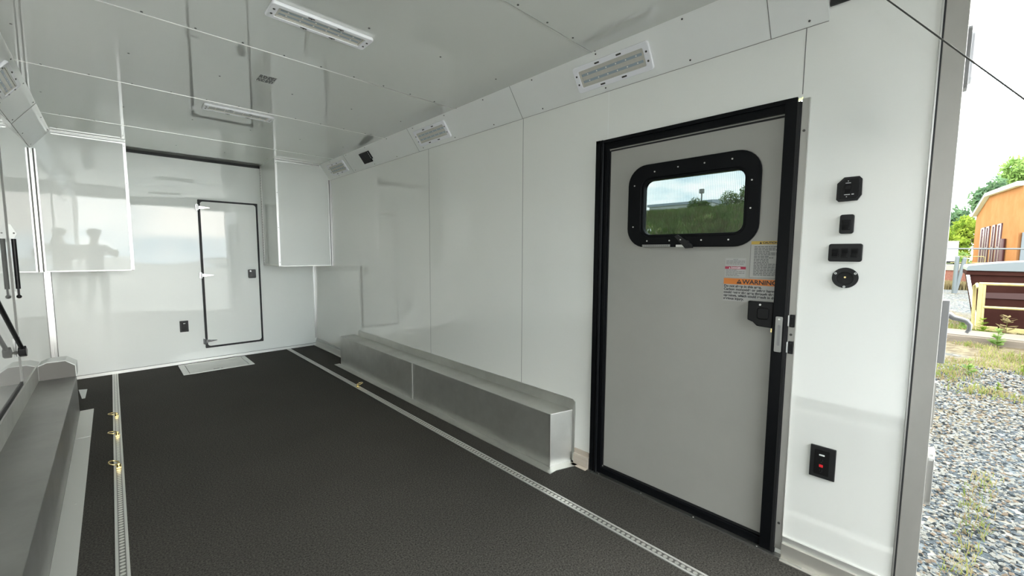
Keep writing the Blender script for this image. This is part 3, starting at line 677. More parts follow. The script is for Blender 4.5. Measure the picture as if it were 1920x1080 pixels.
place_light(cove_mw(1, 2.945), 'white strip light on the right sloped cove, middle one above the wheel box', 'white strip lights on the sloped coves')
place_light(cove_mw(1, 4.895), 'white strip light on the right sloped cove next to the right wall cabinet', 'white strip lights on the sloped coves')
place_light(cove_mw(-1, 3.79), 'white strip light on the left sloped cove, cut by the photo edge', 'white strip lights on the sloped coves')
place_light(cove_mw(-1, 2.0), 'white strip light on the left sloped cove nearer the rear opening', 'white strip lights on the sloped coves')
def ceil_mw(x, y, a=0): return basis((math.cos(a), math.sin(a), 0), (math.sin(a), -math.cos(a), 0), (0, 0, -1), (x, y, ZC))
place_light(ceil_mw(0.772, 2.080), 'white strip light flat on the ceiling, the nearer and larger of the two', 'white strip lights flat on the ceiling')
place_light(ceil_mw(0.765, 3.780), 'white strip light flat on the ceiling near the access door, the farther of the two', 'white strip lights flat on the ceiling')
# black module on the cove
mw = cove_mw(1, 4.15, 0.5)
b = MB(); b.box(-0.080, 0.095, -0.055, 0.055, 0, 0.016); b.box(-0.110, -0.080, -0.055, 0.028, 0, 0.014)
for k in range(6): b.box(-0.06+k*0.026, -0.048+k*0.026, -0.048, 0.048, 0.016, 0.019, 1)
for k in range(4): b.box(-0.104, -0.098, -0.046+k*0.018, -0.036+k*0.018, 0.014, 0.0155, 2)
mod = b.build('vent_module', [black, blackl, screwl]); mod.matrix_world = mw
tag(mod, 'small black ribbed module on the right sloped cove between two lights', 'module')
# printed ceiling sticker
b = MB(); b.box(0.702, 0.796, 2.893, 3.014, ZC-0.0006, ZC)
rnd = random.Random(5)
for (ya, yb) in ((2.897, 2.951), (2.957, 3.010)):
    for (xa, xb) in ((0.705, 0.748), (0.752, 0.793)):
        for k in range(4):
            y = ya+k*(yb-ya)/4; x = xa
            while x < xb-0.004:
                l_ = rnd.uniform(0.006, 0.018); b.box(x, min(x+l_, xb), y, y+0.0085, ZC-0.0009, ZC-0.0006, 1); x += l_+rnd.uniform(0.002, 0.007)
tag(recentre(b.build('ceiling_sticker', [sticker_w, ink])), 'small sticker with dark printed blocks on the ceiling between the two ceiling lights', 'sticker')

# ------------------------------------------------------------------ left wall hatch (door_3), its struts and brackets
d3 = empty('door_3', (XL, 3.2, 0.46), kind='structure'); d3['label'] = 'large white side hatch in the left wall with bright edge trim'
b = MB(); b.box(XL, XL+0.004, 1.95, 3.955, 0.475, 1.98); b.build('door_slab', panel, d3)
b = MB(); b.box(XL, XL+0.008, 3.965, 3.990, 0.455, 2.01); b.box(XL, XL+0.008, 1.93, 3.99, 1.985, 2.01); b.box(XL, XL+0.0085, 3.9635, 3.9665, 0.455, 2.0, 1); b.build('edge_trim', [alue, seam], d3)
b = MB(); b.box(XL, XL+0.010, 1.93, 3.965, 0.452, 0.475); b.build('seal', rubber, d3)
gs = empty('gas_strut', (-0.424, 3.975, 1.0), 'upright black gas strut between two white brackets on the left hatch edge', 'gas strut')
b = MB(); b.cyl((-0.424, 3.975, 1.06), (-0.424, 3.975, 1.37), 0.0105, n=14); b.build('cylinder', black, gs)
b = MB(); b.cyl((-0.424, 3.975, 1.02), (-0.424, 3.975, 1.065), 0.005, n=10); b.build('rod', blackl, gs)
b = MB(); b.ball((-0.424, 3.975, 1.012), 0.012); b.build('ball_end', black, gs)
for z, h_, nm in ((1.405, 0.055, 'white hexagonal plate bracket holding the top of the upright gas strut'), (1.018, 0.026, 'small white plate bracket holding the foot of the upright gas strut')):
    k = empty('strut_bracket', (XL, 3.98, z-h_), nm, 'bracket', 'white strut brackets on the left wall')
    b = MB(); b.prism([(XL+0.0005, z-h_), (XL+0.016, z-h_), (XL+0.040, z-0.004), (XL+0.018, z+h_), (XL+0.0005, z+h_)], 1, 3.988, 3.993); b.build('plate', whitep, k, bevel=0.001)
    b = MB(); b.cyl((XL+0.028, 3.988, z), (XL+0.028, 3.984, z), 0.0045, n=10); b.build('bolt', screwm, k)
gs = empty('gas_strut', (XL+0.03, 3.80, 0.66), 'slanting black gas strut at the lower left photo edge, on the left hatch', 'gas strut')
b = MB(); b.cyl((XL+0.034, 3.82, 0.705), (XL+0.034, 3.10, 1.12), 0.0105, n=14); b.build('cylinder', black, gs)
b = MB(); b.prism([(3.845, 0.652), (3.875, 0.690), (3.83, 0.722), (3.80, 0.706), (3.805, 0.668)], 0, XL+0.018, XL+0.050); b.build('rod_end', black, gs, bevel=0.004)
b = MB(); b.cyl((XL, 3.845, 0.68), (XL+0.03, 3.845, 0.68), 0.007, n=10); b.build('ball_stud', screwm, gs)
b = MB(); b.box(XL+0.0045, XL+0.016, 3.880, 3.945, 0.650, 0.765); b.box(XL+0.016, XL+0.0175, 3.893, 3.932, 0.665, 0.75, 1)
tag(recentre(b.build('latch_plate', [alud, alu], bevel=0.002)), 'dull grey latch plate on the left hatch edge beside the slanting strut', 'latch')

# ------------------------------------------------------------------ rear: ramp, cable, exterior lamps, hook
rp_ = empty('ramp_door', (0.78, -0.04, -0.01), 'pale aluminium ramp lowered behind the rear opening', 'ramp')
b = MB(); b.prism([(-0.045, 0.0), (-2.15, -0.53), (-2.15, -0.58), (-0.045, -0.05)], 0, XL+0.02, XR-0.02); b.build('ramp_panel', floorm, rp_)
b = MB()
for x in (XL+0.02, XR-0.05): b.prism([(-0.045, 0.012), (-2.15, -0.518), (-2.15, -0.53), (-0.045, 0.0)], 0, x, x+0.03)
b.build('ramp_edge', steel, rp_)
b = MB(); b.cyl((1.90, 0.30, 2.318), (1.90, -1.85, -0.41), 0.0022, n=8)
tag(b.build('ramp_cable', screwm), 'thin dark steel cable running from the rear header down to the ramp', 'cable')
ll = empty('loading_lamp', (2.10, -0.03, 1.86), 'clear white rear lamp in a pale surround, high outside the stainless corner post', 'lamp')
b = MB(); b.ring(rrect(2.085, 1.952, 0.075, 0.200, 0.02), rrect(2.085, 1.952, 0.050, 0.165, 0.015), 1, -0.040, -0.029); b.build('lamp_surround', hookm, ll, bevel=0.002)
b = MB(); b.prism(rrect(2.085, 1.952, 0.054, 0.160, 0.016), 1, -0.052, -0.029); b.build('lamp_lens', fixw, ll, bevel=0.006)
tl = empty('tail_lamp', (2.10, -0.03, 0.40), 'low rear lamp in a chrome oval bezel outside the stainless corner post', 'lamp')
b = MB(); b.ring(rrect(2.085, 0.50, 0.085, 0.205, 0.03), rrect(2.085, 0.50, 0.055, 0.165, 0.022), 1, -0.047, -0.029); b.build('lamp_bezel', alub, tl, bevel=0.004)
b = MB(); b.prism(rrect(2.085, 0.50, 0.056, 0.166, 0.022), 1, -0.043, -0.029); b.build('lamp_lens', whitep, tl, bevel=0.004)
hk = empty('ramp_hook', (2.05, -0.03, 0.93), 'curved grey steel hook on a flat bracket outside the stainless corner post', 'hook')
b = MB(); b.box(2.045, 2.085, -0.048, -0.029, 0.925, 1.145); b.build('bracket', hookm, hk, bevel=0.002)
hpts = [(-0.045, 1.110), (-0.060, 1.098), (-0.078, 1.094), (-0.090, 1.090), (-0.098, 1.078), (-0.098, 1.062), (-0.092, 1.050)]
b = MB(); b.tube([(2.06, p[0], p[1]-0.012) for p in hpts], [0.011, 0.009, 0.008, 0.0075, 0.007, 0.006, 0.005], 10); b.build('hook', hookm, hk)
b = MB(); b.box(2.02, 2.05, -0.034, -0.029, 0.70, 0.86)
tag(recentre(b.build('hinge_strip', steel)), 'short dark metal strip outside the corner post above the chrome lamp', 'strip')

# ------------------------------------------------------------------ outdoors: ground
G = -0.6
def ground_mat():
    m = bpy.data.materials.new('gravel_yard'); m.use_nodes = True; t = m.node_tree; b = t.nodes['Principled BSDF']; l = t.links.new
    tcn = N(t, 'ShaderNodeTexCoord')
    v = N(t, 'ShaderNodeTexVoronoi'); v.inputs['Scale'].default_value = 22; l(tcn.outputs['Object'], v.inputs['Vector'])
    sv = N(t, 'ShaderNodeSeparateColor'); l(v.outputs['Color'], sv.inputs[0])
    cr = N(t, 'ShaderNodeValToRGB'); e = cr.color_ramp.elements
    e[0].position = 0.0; e[0].color = (0.015, 0.018, 0.020, 1); e[1].position = 1.0; e[1].color = (0.125, 0.125, 0.113, 1)
    for p, c in ((0.3, (0.034, 0.041, 0.045)), (0.55, (0.055, 0.063, 0.067)), (0.75, (0.082, 0.070, 0.053))):
        q = cr.color_ramp.elements.new(p); q.color = (*c, 1)
    l(sv.outputs[0], cr.inputs[0])
    # dry vegetation in patches and in the strip between 8.5 and 17 m out
    n = N(t, 'ShaderNodeTexNoise'); n.inputs['Scale'].default_value = 0.8; n.inputs['Detail'].default_value = 6; l(tcn.outputs['Object'], n.inputs['Vector'])
    sp = N(t, 'ShaderNodeSeparateXYZ'); l(tcn.outputs['Object'], sp.inputs[0])
    mr = N(t, 'ShaderNodeMapRange'); mr.inputs[1].default_value = 7.6; mr.inputs[2].default_value = 10.0; mr.inputs[3].default_value = -0.05; mr.inputs[4].default_value = 0.22; l(sp.outputs['X'], mr.inputs[0])
    mr2 = N(t, 'ShaderNodeMapRange'); mr2.inputs[1].default_value = 18.0; mr2.inputs[2].default_value = 21.0; mr2.inputs[3].default_value = 0.0; mr2.inputs[4].default_value = -0.3; l(sp.outputs['X'], mr2.inputs[0])
    ad = N(t, 'ShaderNodeMath', operation='ADD'); l(n.outputs['Fac'], ad.inputs[0]); l(mr.outputs[0], ad.inputs[1])
    ad2 = N(t, 'ShaderNodeMath', operation='ADD'); l(ad.outputs[0], ad2.inputs[0]); l(mr2.outputs[0], ad2.inputs[1])
    c2 = N(t, 'ShaderNodeValToRGB'); c2.color_ramp.elements[0].position = 0.52; c2.color_ramp.elements[1].position = 0.66; l(ad2.outputs[0], c2.inputs[0])
    n2 = N(t, 'ShaderNodeTexNoise'); n2.inputs['Scale'].default_value = 9; n2.inputs['Detail'].default_value = 6; l(tcn.outputs['Object'], n2.inputs['Vector'])
    c3 = N(t, 'ShaderNodeValToRGB'); c3.color_ramp.elements[0].position = 0.35; c3.color_ramp.elements[0].color = (0.042, 0.031, 0.017, 1); c3.color_ramp.elements[1].position = 0.65; c3.color_ramp.elements[1].color = (0.085, 0.071, 0.043, 1); l(n2.outputs['Fac'], c3.inputs[0])
    mx = N(t, 'ShaderNodeMixRGB'); l(c2.outputs[0], mx.inputs[0]); l(cr.outputs[0], mx.inputs[1]); l(c3.outputs[0], mx.inputs[2]); l(mx.outputs[0], b.inputs['Base Color'])
    b.inputs['Roughness'].default_value = 0.9
    bn = N(t, 'ShaderNodeBump'); bn.inputs['Strength'].default_value = 0.8; bn.inputs['Distance'].default_value = 0.02; l(v.outputs['Distance'], bn.inputs['Height']); l(bn.outputs[0], b.inputs['Normal'])
    return m
gm = ground_mat()
def sst(x): x = max(0, min(1, x)); return x*x*(3-2*x)
def hz(x, y): return G+4.25*sst((x-9)/15.0)*sst((y-2.2)/4.0)
b = MB(); b.box(-90, 120, -90, 90, G-0.3, G); st(b.build('ground', gm))
hillm = mat('grassy_bank', (0.12, 0.16, 0.05), 0.9, var=(1.3, (0.36, 0.36, 0.15), 0.35, 0.68))
b = MB(); nx, ny = 44, 40; vs = []
for i in range(nx+1):
    for j in range(ny+1):
        x = 8.5+i*80/nx*(0.35+0.65*i/nx); y = 1.6+j*48/ny
        vs.append((x, y, hz(x, y)+(0.10*math.sin(x*1.3+y*0.9)+0.08*math.sin(y*2.1-x*0.7) if hz(x, y) > G+0.3 else 0)+0.002))
b.add(vs, [(i*(ny+1)+j, (i+1)*(ny+1)+j, (i+1)*(ny+1)+j+1, i*(ny+1)+j+1) for i in range(nx) for j in range(ny)], 0, True)
st(b.build('grass_bank', hillm))

# loose stones on the nearest gravel (uncountable)
rnd = random.Random(11)
stm = [mat('stone_grey', (0.036, 0.041, 0.045), 0.95), mat('stone_pale', (0.095, 0.094, 0.085), 0.95), mat('stone_tan', (0.068, 0.052, 0.038), 0.95), mat('stone_dark', (0.010, 0.012, 0.013), 0.95)]
b = MB()
for k in range(9000):
    x = 2.3+8.2*(rnd.random()**0.8); y = -x*rnd.uniform(-0.01, 0.125)-0.02
    if x < 3.0 and y > -0.05: continue
    s = rnd.uniform(0.008, 0.022)*(0.7+0.06*x); a = rnd.uniform(0, PI); z = G+s*0.25
    vs = [(x+s*math.cos(a+q*PI/2)*rnd.uniform(.7, 1.4), y+s*math.sin(a+q*PI/2)*rnd.uniform(.7, 1.2), z+rnd.uniform(-.2, .2)*s) for q in range(4)]+[(x, y, z+s*rnd.uniform(.4, .8)), (x, y, z-s*.4)]
    b.add(vs, [(0, 1, 4), (1, 2, 4), (2, 3, 4), (3, 0, 4), (1, 0, 5), (2, 1, 5), (3, 2, 5), (0, 3, 5)], rnd.choice((0, 0, 1, 1, 1, 2, 3)))
tag(b.build('gravel_stones', stm), 'loose grey and pale gravel stones on the yard beside the trailer', 'gravel', kind='stuff')

# grass and weeds
def blades(b, cx, cy, z, n, rad, h, rnd, wd=0.006, mi=None, lean=0.5):
    for k in range(n):
        a = rnd.uniform(0, 2*PI); r = rad*math.sqrt(rnd.random()); x = cx+r*math.cos(a); y = cy+r*math.sin(a)
        hh = h*rnd.uniform(0.5, 1.2); la = rnd.uniform(0, 2*PI); ln = hh*lean*rnd.random(); wv = Vector((math.cos(la+1.5), math.sin(la+1.5), 0))*wd
        p0 = Vector((x, y, z)); p1 = p0+Vector((math.cos(la)*ln*.4, math.sin(la)*ln*.4, hh*.6)); p2 = p0+Vector((math.cos(la)*ln, math.sin(la)*ln, hh))
        b.add([p0-wv, p0+wv, p1+wv*.7, p1-wv*.7, p2], [(0, 1, 2, 3), (3, 2, 4)], (rnd.random() < .5)*1 if mi is None else mi)
rnd = random.Random(21)
b = MB()
for k in range(420):
    x = rnd.uniform(8.3, 13.0); y = -x*rnd.uniform(0.0, 0.125)
    if math.sin(x*2.1+y*3)+math.sin(y*5.3-x) < -0.2: continue
    blades(b, x, y, G, 10, 0.16, 0.07+0.04*rnd.random(), rnd, 0.006, None, 1.2)
for k in range(60):
    x = rnd.uniform(3.3, 5.3); y = -0.20-0.16*abs(x-3.3)*rnd.uniform(0.4, 1.0)
    blades(b, x, y, G, 8, 0.07, 0.05, rnd, 0.003, None, 1.2)
for k in range(200):
    x = rnd.uniform(14.3, 17.5); y = -x*rnd.uniform(0.0, 0.13); blades(b, x, y, G, 10, 0.2, 0.12, rnd, 0.01, None, 0.9)
tag(b.build('dry_grass', [grassg, grassd]), 'patchy dry and green grass growing through the gravel yard', 'grass', kind='stuff')
b = MB()
for k in range(500): blades(b, rnd.uniform(33.2, 34.8), rnd.uniform(-2.4, 1), G, 12, 0.25, 0.42, rnd, 0.03, 1, 0.5)
tag(b.build('tall_dry_grass', [grassg, grassd]), 'strip of tall straw coloured grass in front of the low brick wall', 'grass', kind='stuff')
b = MB()
for k in range(2600):
    x = rnd.uniform(16, 26); y = x*rnd.uniform(0.28, 0.58); blades(b, x, y, hz(x, y), 7, 0.25, 0.28, rnd, 0.02, 0 if rnd.random() < .72 else 1, 0.7)
tag(b.build('bank_grass', [leafm, grassd]), 'rough green grass on the bank seen through the door window', 'grass', kind='stuff')
def weed(x, y, h, n, label, seed, m=leafb, z=G):
    rnd = random.Random(seed); b = MB()
    b.cyl((x, y, z), (x, y, z+h*0.8), 0.006, 0.003, n=6)
    for k in range(n):
        t = rnd.uniform(0.1, 1.0); a = rnd.uniform(0, 2*PI); l_ = h*0.42*(1.15-t*0.7); wv = l_*0.24
        p = Vector((x, y, z+h*t*0.9)); d = Vector((math.cos(a), math.sin(a), rnd.uniform(0.1, 0.7))); d.normalize(); sd = d.cross(Vector((0, 0, 1))).normalized()*wv
        b.add([p, p+d*l_*0.5+sd, p+d*l_, p+d*l_*0.5-sd], [(0, 1, 2), (0, 2, 3)], 1)
    return tag(recentre(b.build('weed', [grassg, m])), label, 'weed', 'leafy weeds in the yard')
weed(8.757, -0.736, 0.16, 26, 'round bright green weed on the gravel, nearest of the leafy weeds', 1)
weed(9.6, -0.49, 0.30, 30, 'taller green weed in the dry grass left of the round bright one', 2, leafm)
weed(10.25, -1.10, 0.20, 22, 'small green weed at the photo edge, right of the round bright one', 3)
weed(13.0, -1.02, 0.42, 60, 'bushy green weed growing over the timber kerb', 4, leafm)
weed(14.7, -0.90, 0.45, 34, 'green weed with pale flower heads in front of the yellow guard rail', 5)
weed(14.7, -0.62, 0.40, 34, 'green weed at the left foot of the yellow guard rail', 6, leafm)
weed(14.6, -1.26, 0.62, 30, 'dry spiky yellowish plant right of the flowering weed', 7, grassd)
# timber kerb
kerbm = mat('pale_kerb', (0.075, 0.062, 0.049), 0.9, var=(4, (0.105, 0.088, 0.070), 0.3, 0.7, (1, 0.3, 2)))
b = MB(); b.box(13.2, 14.2, -9, 5, G-0.02, -0.455); b.box(13.26, 14.2, -9, 5, -0.455, -0.435)
tag(recentre(b.build('kerb', kerbm, bevel=0.015)), 'long pale timber kerb across the yard in front of the dumpster', 'kerb')

# dumpster
brown = mat('brown_paint', (0.0165, 0.0065, 0.0052), 0.9, ior=1.12, var=(2, (0.023, 0.0095, 0.0078), 0.3, 0.7)); brown2 = mat('brown_band', (0.042, 0.026, 0.025), 0.9, ior=1.12)
lidm = mat('grey_lid', (0.085, 0.095, 0.10), 0.45)
dp = empty('dumpster', (16.7, -2.1, G), 'large brown dumpster with a grey lid behind the yellow guard rail', 'dumpster')
b = MB()
vs = [(15.85, -0.86, -0.50), (15.85, -3.9, -0.50), (17.4, -3.9, -0.50), (17.4, -0.86, -0.50), (15.75, -0.64, 0.80), (15.75, -4.1, 0.84), (17.6, -4.1, 0.84), (17.6, -0.64, 0.80)]
b.add(vs, [(0, 3, 2, 1), (4, 5, 6, 7), (0, 1, 5, 4), (1, 2, 6, 5), (2, 3, 7, 6), (3, 0, 4, 7)]); b.build('bin_body', brown, dp)
b = MB(); b.box(15.70, 17.65, -4.12, -0.60, 0.80, 0.91); b.build('rim', brown, dp, bevel=0.01)
b = MB(); b.add([(15.80, -0.90, 0.22), (15.80, -4.0, 0.28), (15.775, -4.0, 0.46), (15.775, -0.87, 0.36)], [(0, 1, 2, 3)]); b.add([(15.77, -0.90, 0.22), (15.77, -4.0, 0.28), (15.765, -4.0, 0.46), (15.765, -0.87, 0.36)], [(0, 3, 2, 1)])
b.build('side_band', brown2, dp)['label'] = 'faded mauve band'
b = MB(); n = 10; pr = []
for k in range(n+1):
    t = k/n; pr.append((-0.62-3.4*t, 1.02+0.16*math.sin(PI*min(1, t*1.1+0.03)) ))
b.prism([(-0.60, 0.91)]+[(-0.60, 0.99)]+pr+[(-4.02, 0.91)], 0, 15.66, 17.66); b.build('lid', lidm, dp, bevel=0.01)
b = MB(); b.add([(15.66, -0.62, 0.80), (15.66, -0.66, 0.80), (15.80, -0.90, -0.50), (15.80, -0.86, -0.50)], [(0, 1, 2, 3)]); b.add([(15.72, -0.60, 0.80), (15.66, -0.62, 0.80), (15.80, -0.86, -0.5), (15.86, -0.84, -0.5)], [(0, 1, 2, 3)]); b.build('corner_strip', whitep, dp)
for y in (-1.1, -3.4):
    b = MB(); b.box(15.9, 17.3, y-0.12, y, G, -0.50); b.build('skid', brown, dp)
# yellow guard rails
yel = mat('pale_yellow_paint', (0.22, 0.185, 0.085), 0.5, var=(5, (0.18, 0.145, 0.06), 0.45, 0.75))
gr = empty('guard_rail', (15.0, -1.9, G), 'pale yellow pipe guard rail standing in front of the brown dumpster', 'guard rail')
def tubep(pts, r, nm, par, m=yel):
    b = MB(); b.tube(pts, r, 10); return b.build(nm, m, par)
tubep([(15.0, -0.845, -0.55), (15.0, -0.835, 0.60)], 0.042, 'post', gr); tubep([(15.0, -0.90, -0.50), (15.0, -0.885, 0.60)], 0.030, 'post', gr)
tubep([(15.0, -3.6, -0.55), (15.0, -3.6, 0.63)], 0.042, 'post', gr)
tubep([(15.0, -0.80, 0.615), (15.0, -3.7, 0.65)], 0.036, 'top_rail', gr); tubep([(15.0, -0.89, 0.055), (15.0, -3.6, 0.10)], 0.032, 'mid_rail', gr)
b = MB(); b.box(14.97, 15.05, -1.16, -0.90, -0.50, -0.40); b.box(14.97, 15.05, -3.6, -1.26, -0.50, -0.40); b.build('foot_beam', yel, gr)
gr = empty('guard_rail', (15.4, -0.76, G), 'short leaning yellow rail end left of the long yellow guard rail', 'guard rail')
tubep([(15.3, -0.785, G), (15.3, -0.765, 0.0), (15.3, -0.745, 0.55), (15.2, -0.775, 0.60), (15.1, -0.80, 0.50)], 0.034, 'post', gr)

# loading dock: brick wall, cap, yellow rail, white box trailer
brick = mat('faded_brick', (0.11, 0.042, 0.03), 0.85, var=(9, (0.15, 0.075, 0.055), 0.35, 0.7, (1, 1, 3))); conc = mat('pale_concrete', (0.18, 0.17, 0.15), 0.85)
dk = empty('dock_wall', (37, -0.5, G), 'low faded red brick dock wall with a pale concrete cap', 'wall')
b = MB(); b.box(36.0, 41.5, -2.6, 2.0, G, 0.40); b.build('brickwork', brick, dk)
b = MB(); b.box(35.95, 41.6, -2.62, 2.1, 0.40, 0.72); b.build('cap', conc, dk)
b = MB(); b.box(35.3, 35.99, -2.4, 2.0, G, -0.32); tag(recentre(b.build('footing', conc)), 'pale concrete strip at the foot of the brick dock wall', 'strip')
yr = empty('dock_rail', (36.2, -1.5, 0.72), 'thin bright yellow handrail on top of the brick dock wall', 'guard rail')
tubep([(36.2, -0.7, 1.225), (36.2, -1.98, 1.235), (36.2, -2.05, 1.17), (36.2, -2.06, 0.72)], 0.022, 'top_rail', yr); tubep([(36.2, -0.7, 0.86), (36.2, -2.05, 0.87)], 0.018, 'mid_rail', yr)
tubep([(36.2, -1.36, 0.72), (36.2, -1.36, 1.22)], 0.02, 'post', yr)
wt = empty('box_trailer', (39.2, -0.75, 0.72), 'white box trailer parked on the dock beyond the two grey posts', 'trailer')
b = MB(); b.box(38.0, 41.0, -1.02, -0.05, 0.92, 2.15); b.build('body', fixw, wt, bevel=0.02)
b = MB(); b.box(37.97, 41.02, -1.04, -0.03, 2.13, 2.20); b.build('roof_rail', conc, wt)
b = MB(); b.box(38.0, 41.0, -1.0, -0.06, 0.80, 0.92); b.build('chassis', black, wt)
for y in (-0.92, -0.12):
    b = MB(); b.cyl((38.6, y-0.05, 0.83), (38.6, y+0.05, 0.83), 0.11, n=14); b.build('wheel', rubber, wt)
postm = mat('galvanised_grey', (0.085, 0.095, 0.10), 0.5, 0.2)
b = MB(); b.cyl((30, -0.795, G), (30, -0.795, 1.20), 0.085, n=14); b.ball((30, -0.795, 1.20), 0.085, mi=0); tag(recentre(b.build('bollard', postm)), 'upright grey steel bollard in front of the brick dock wall', 'bollard')
b = MB(); b.cyl((30, -0.83, G), (30, -1.05, 1.13), 0.075, n=14); b.ball((30, -1.05, 1.13), 0.075); tag(recentre(b.build('bollard', postm)), 'leaning grey steel bollard right of the upright one', 'bollard')
ba = empty('barrier', (30.4, -1.2, G), 'thin grey horizontal pipe barrier crossing in front of the orange building', 'barrier')
tubep([(30.4, 0.6, 1.63), (30.4, -4.2, 1.60)], 0.035, 'pipe', ba, postm); tubep([(30.4, 0.6, G), (30.4, 0.6, 1.65)], 0.05, 'post', ba, postm); tubep([(30.4, -4.2, G), (30.4, -4.2, 1.62)], 0.05, 'post', ba, postm)

# orange building
org = mat('orange_render', (0.165, 0.070, 0.026), 0.95, ior=1.1, var=(0.9, (0.20, 0.095, 0.040), 0.3, 0.75)); org2 = mat('orange_render_side', (0.16, 0.07, 0.03), 0.85); maroon = mat('maroon_frame', (0.045, 0.014, 0.016), 0.5); wg = mat('window_glass_dark', (0.10, 0.06, 0.07), 0.15)
bd = empty('building', (40, -4, G), 'orange rendered building with a white roof edge and dark red windows', 'building')
A = Vector((46.7, -2.01, 0)); B = Vector((34.0, -2.99, 0)); AB = B-A
nrm = Vector((-AB.y, AB.x, 0)).normalized()
if nrm.y < 0: nrm = -nrm
def wp(t, z, o=0.0): p = A+AB*t; return Vector((p.x, p.y, z))+nrm*o
prof = [(0.0, 4.2), (0.33, 5.28), (1.0, 4.95)]
back = Vector((9, -14, 0))
b = MB(); ring = [(0.0, G)]+prof+[(1.0, G)]; n = len(ring)
vs = [wp(t, z) for t, z in ring]+[wp(t, z)+back for t, z in ring]
b.add(vs, [tuple(range(n)), tuple(range(n, 2*n))[::-1]]); b.add(vs, [(i, i+n, (i+1) % n+n, (i+1) % n) for i in range(n)]); b.build('walls', org, bd)
b = MB()
for (t0, z0), (t1, z1) in zip(prof[:-1], prof[1:]):
    q = [wp(t0, z0-0.02, .25), wp(t1, z1-0.02, .25), wp(t1, z1+0.20, .25), wp(t0, z0+0.20, .25)]; q2 = [p-nrm*0.5+back*0.0 for p in q]; b.add(q+q2, [(0, 1, 2, 3), (7, 6, 5, 4), (3, 2, 6, 7), (0, 4, 5, 1), (0, 3, 7, 4), (1, 5, 6, 2)])
b.build('roof_edge', mat('white_trim_paint', (0.60, 0.59, 0.54), 0.6), bd)
b = MB()
for (t0, z0), (t1, z1) in zip(prof[:-1], prof[1:]):
    q = [wp(t0, z0+0.20, .25), wp(t1, z1+0.20, .25), wp(t1, z1+0.20)+back, wp(t0, z0+0.20)+back]; b.add(q+[p-Vector((0, 0, .1)) for p in q], [(0, 1, 2, 3), (7, 6, 5, 4), (0, 4, 5, 1), (1, 5, 6, 2), (2, 6, 7, 3), (3, 7, 4, 0)])
b.build('roof', conc, bd)
def px_t(r):  # ray with slope r = Y/X crossing the facade
    return (A.y-r*A.x)/(r*AB.x-AB.y)
for r0, r1 in ((-.0503, -.0545), (-.0556, -.0592), (-.0618, -.0652), (-.0672, -.0715)):
    t0, t1 = px_t(r0), px_t(r1); f = MB()
    def q(ta, tb, za, zb, o0, o1, bb, mi=0):
        bb.add([wp(ta, za, o0), wp(tb, za, o0), wp(tb, zb, o0), wp(ta, zb, o0), wp(ta, za, o1), wp(tb, za, o1), wp(tb, zb, o1), wp(ta, zb, o1)], [(0, 1, 2, 3), (7, 6, 5, 4), (0, 4, 5, 1), (1, 5, 6, 2), (2, 6, 7, 3), (3, 7, 4, 0)], mi)
    e = (t1-t0)*0.28
    q(t0, t0+e, 0.2, 3.2, 0, .06, f); q(t1-e, t1, 0.2, 3.2, 0, .06, f); q(t0, t1, 3.1, 3.2, 0, .06, f); q(t0, t1, 1.75, 1.83, 0, .06, f)
    fo = f.build('window_frame', maroon, bd); g = MB(); q(t0, t1, 0.2, 3.2, 0, .02, g); g.build('window_glass', wg, fo)
b = MB(); t = px_t(-.0768); p = wp(t, 0, .12); b.cyl((p.x, p.y, G), (p.x, p.y, 2.25), 0.10, n=10); b.build('downpipe', maroon, bd)
b = MB(); q0 = B+back*0.01+Vector((-0.04, 0.02, 0)); b.add([q0+Vector((0, 0, .9)), q0+back*.12+Vector((0, 0, .9)), q0+back*.12+Vector((0, 0, 2.5)), q0+Vector((0, 0, 2.5)), q0+Vector((-.15, 0, .9)), q0+back*.12+Vector((-.15, 0, .9)), q0+back*.12+Vector((-.15, 0, 2.5)), q0+Vector((-.15, 0, 2.5))], [(0, 1, 2, 3), (7, 6, 5, 4), (0, 4, 5, 1), (1, 5, 6, 2), (2, 6, 7, 3), (3, 7, 4, 0)]); b.build('meter_cabinet', postm, bd)

# trees
def tree(name, x, y, zb, h, rx, rz, n, leaf, m, label, seed, cat='tree', group='trees and bushes outside', clumps=9):
    r = empty(name, (x, y, zb), label, cat, group); rnd = random.Random(seed)
    b = MB(); b.tube([(x, y, zb), (x+rx*.05, y, zb+h*.35), (x-rx*.04, y, zb+h*.6)], [rx*.07, rx*.05, rx*.03], 8)
    for k in range(5):
        a = rnd.uniform(0, 2*PI); b.tube([(x, y, zb+h*.35), (x+math.cos(a)*rx*.5, y+math.sin(a)*rx*.5, zb+h*.68)], [rx*.035, rx*.015], 6)
    b.build('trunk', bark, r)
    b = MB(); cc = Vector((x, y, zb+h-rz)); cl = []
    for k in range(clumps):
        d = Vector((rnd.gauss(0, 1), rnd.gauss(0, 1), rnd.gauss(0, 1))).normalized(); cl.append((cc+Vector((d.x*rx*.6, d.y*rx*.6, d.z*rz*.6)), rnd.uniform(.35, .55)))
    cl.append((cc, .7))
    for k in range(n):
        c, q = rnd.choice(cl); d = Vector((rnd.gauss(0, 1), rnd.gauss(0, 1), rnd.gauss(0, 1))).normalized()*(rnd.random()**.35)*q
        p = c+Vector((d.x*rx, d.y*rx, d.z*rz)); s = leaf*rnd.uniform(.6, 1.4)
        u = Vector((rnd.gauss(0, 1), rnd.gauss(0, 1), rnd.gauss(0, 1))).normalized(); v = u.orthogonal().normalized()
        b.add([p-u*s, p+v*s*.45, p+u*s, p-v*s*.45], [(0, 1, 2, 3)])
    b.build('crown', m, r); return r
tree('tree', 66, -1.3, G, 7.6, 2.2, 2.4, 2600, .22, leafd, 'dark rounded tree farthest left behind the bright bushes', 1)
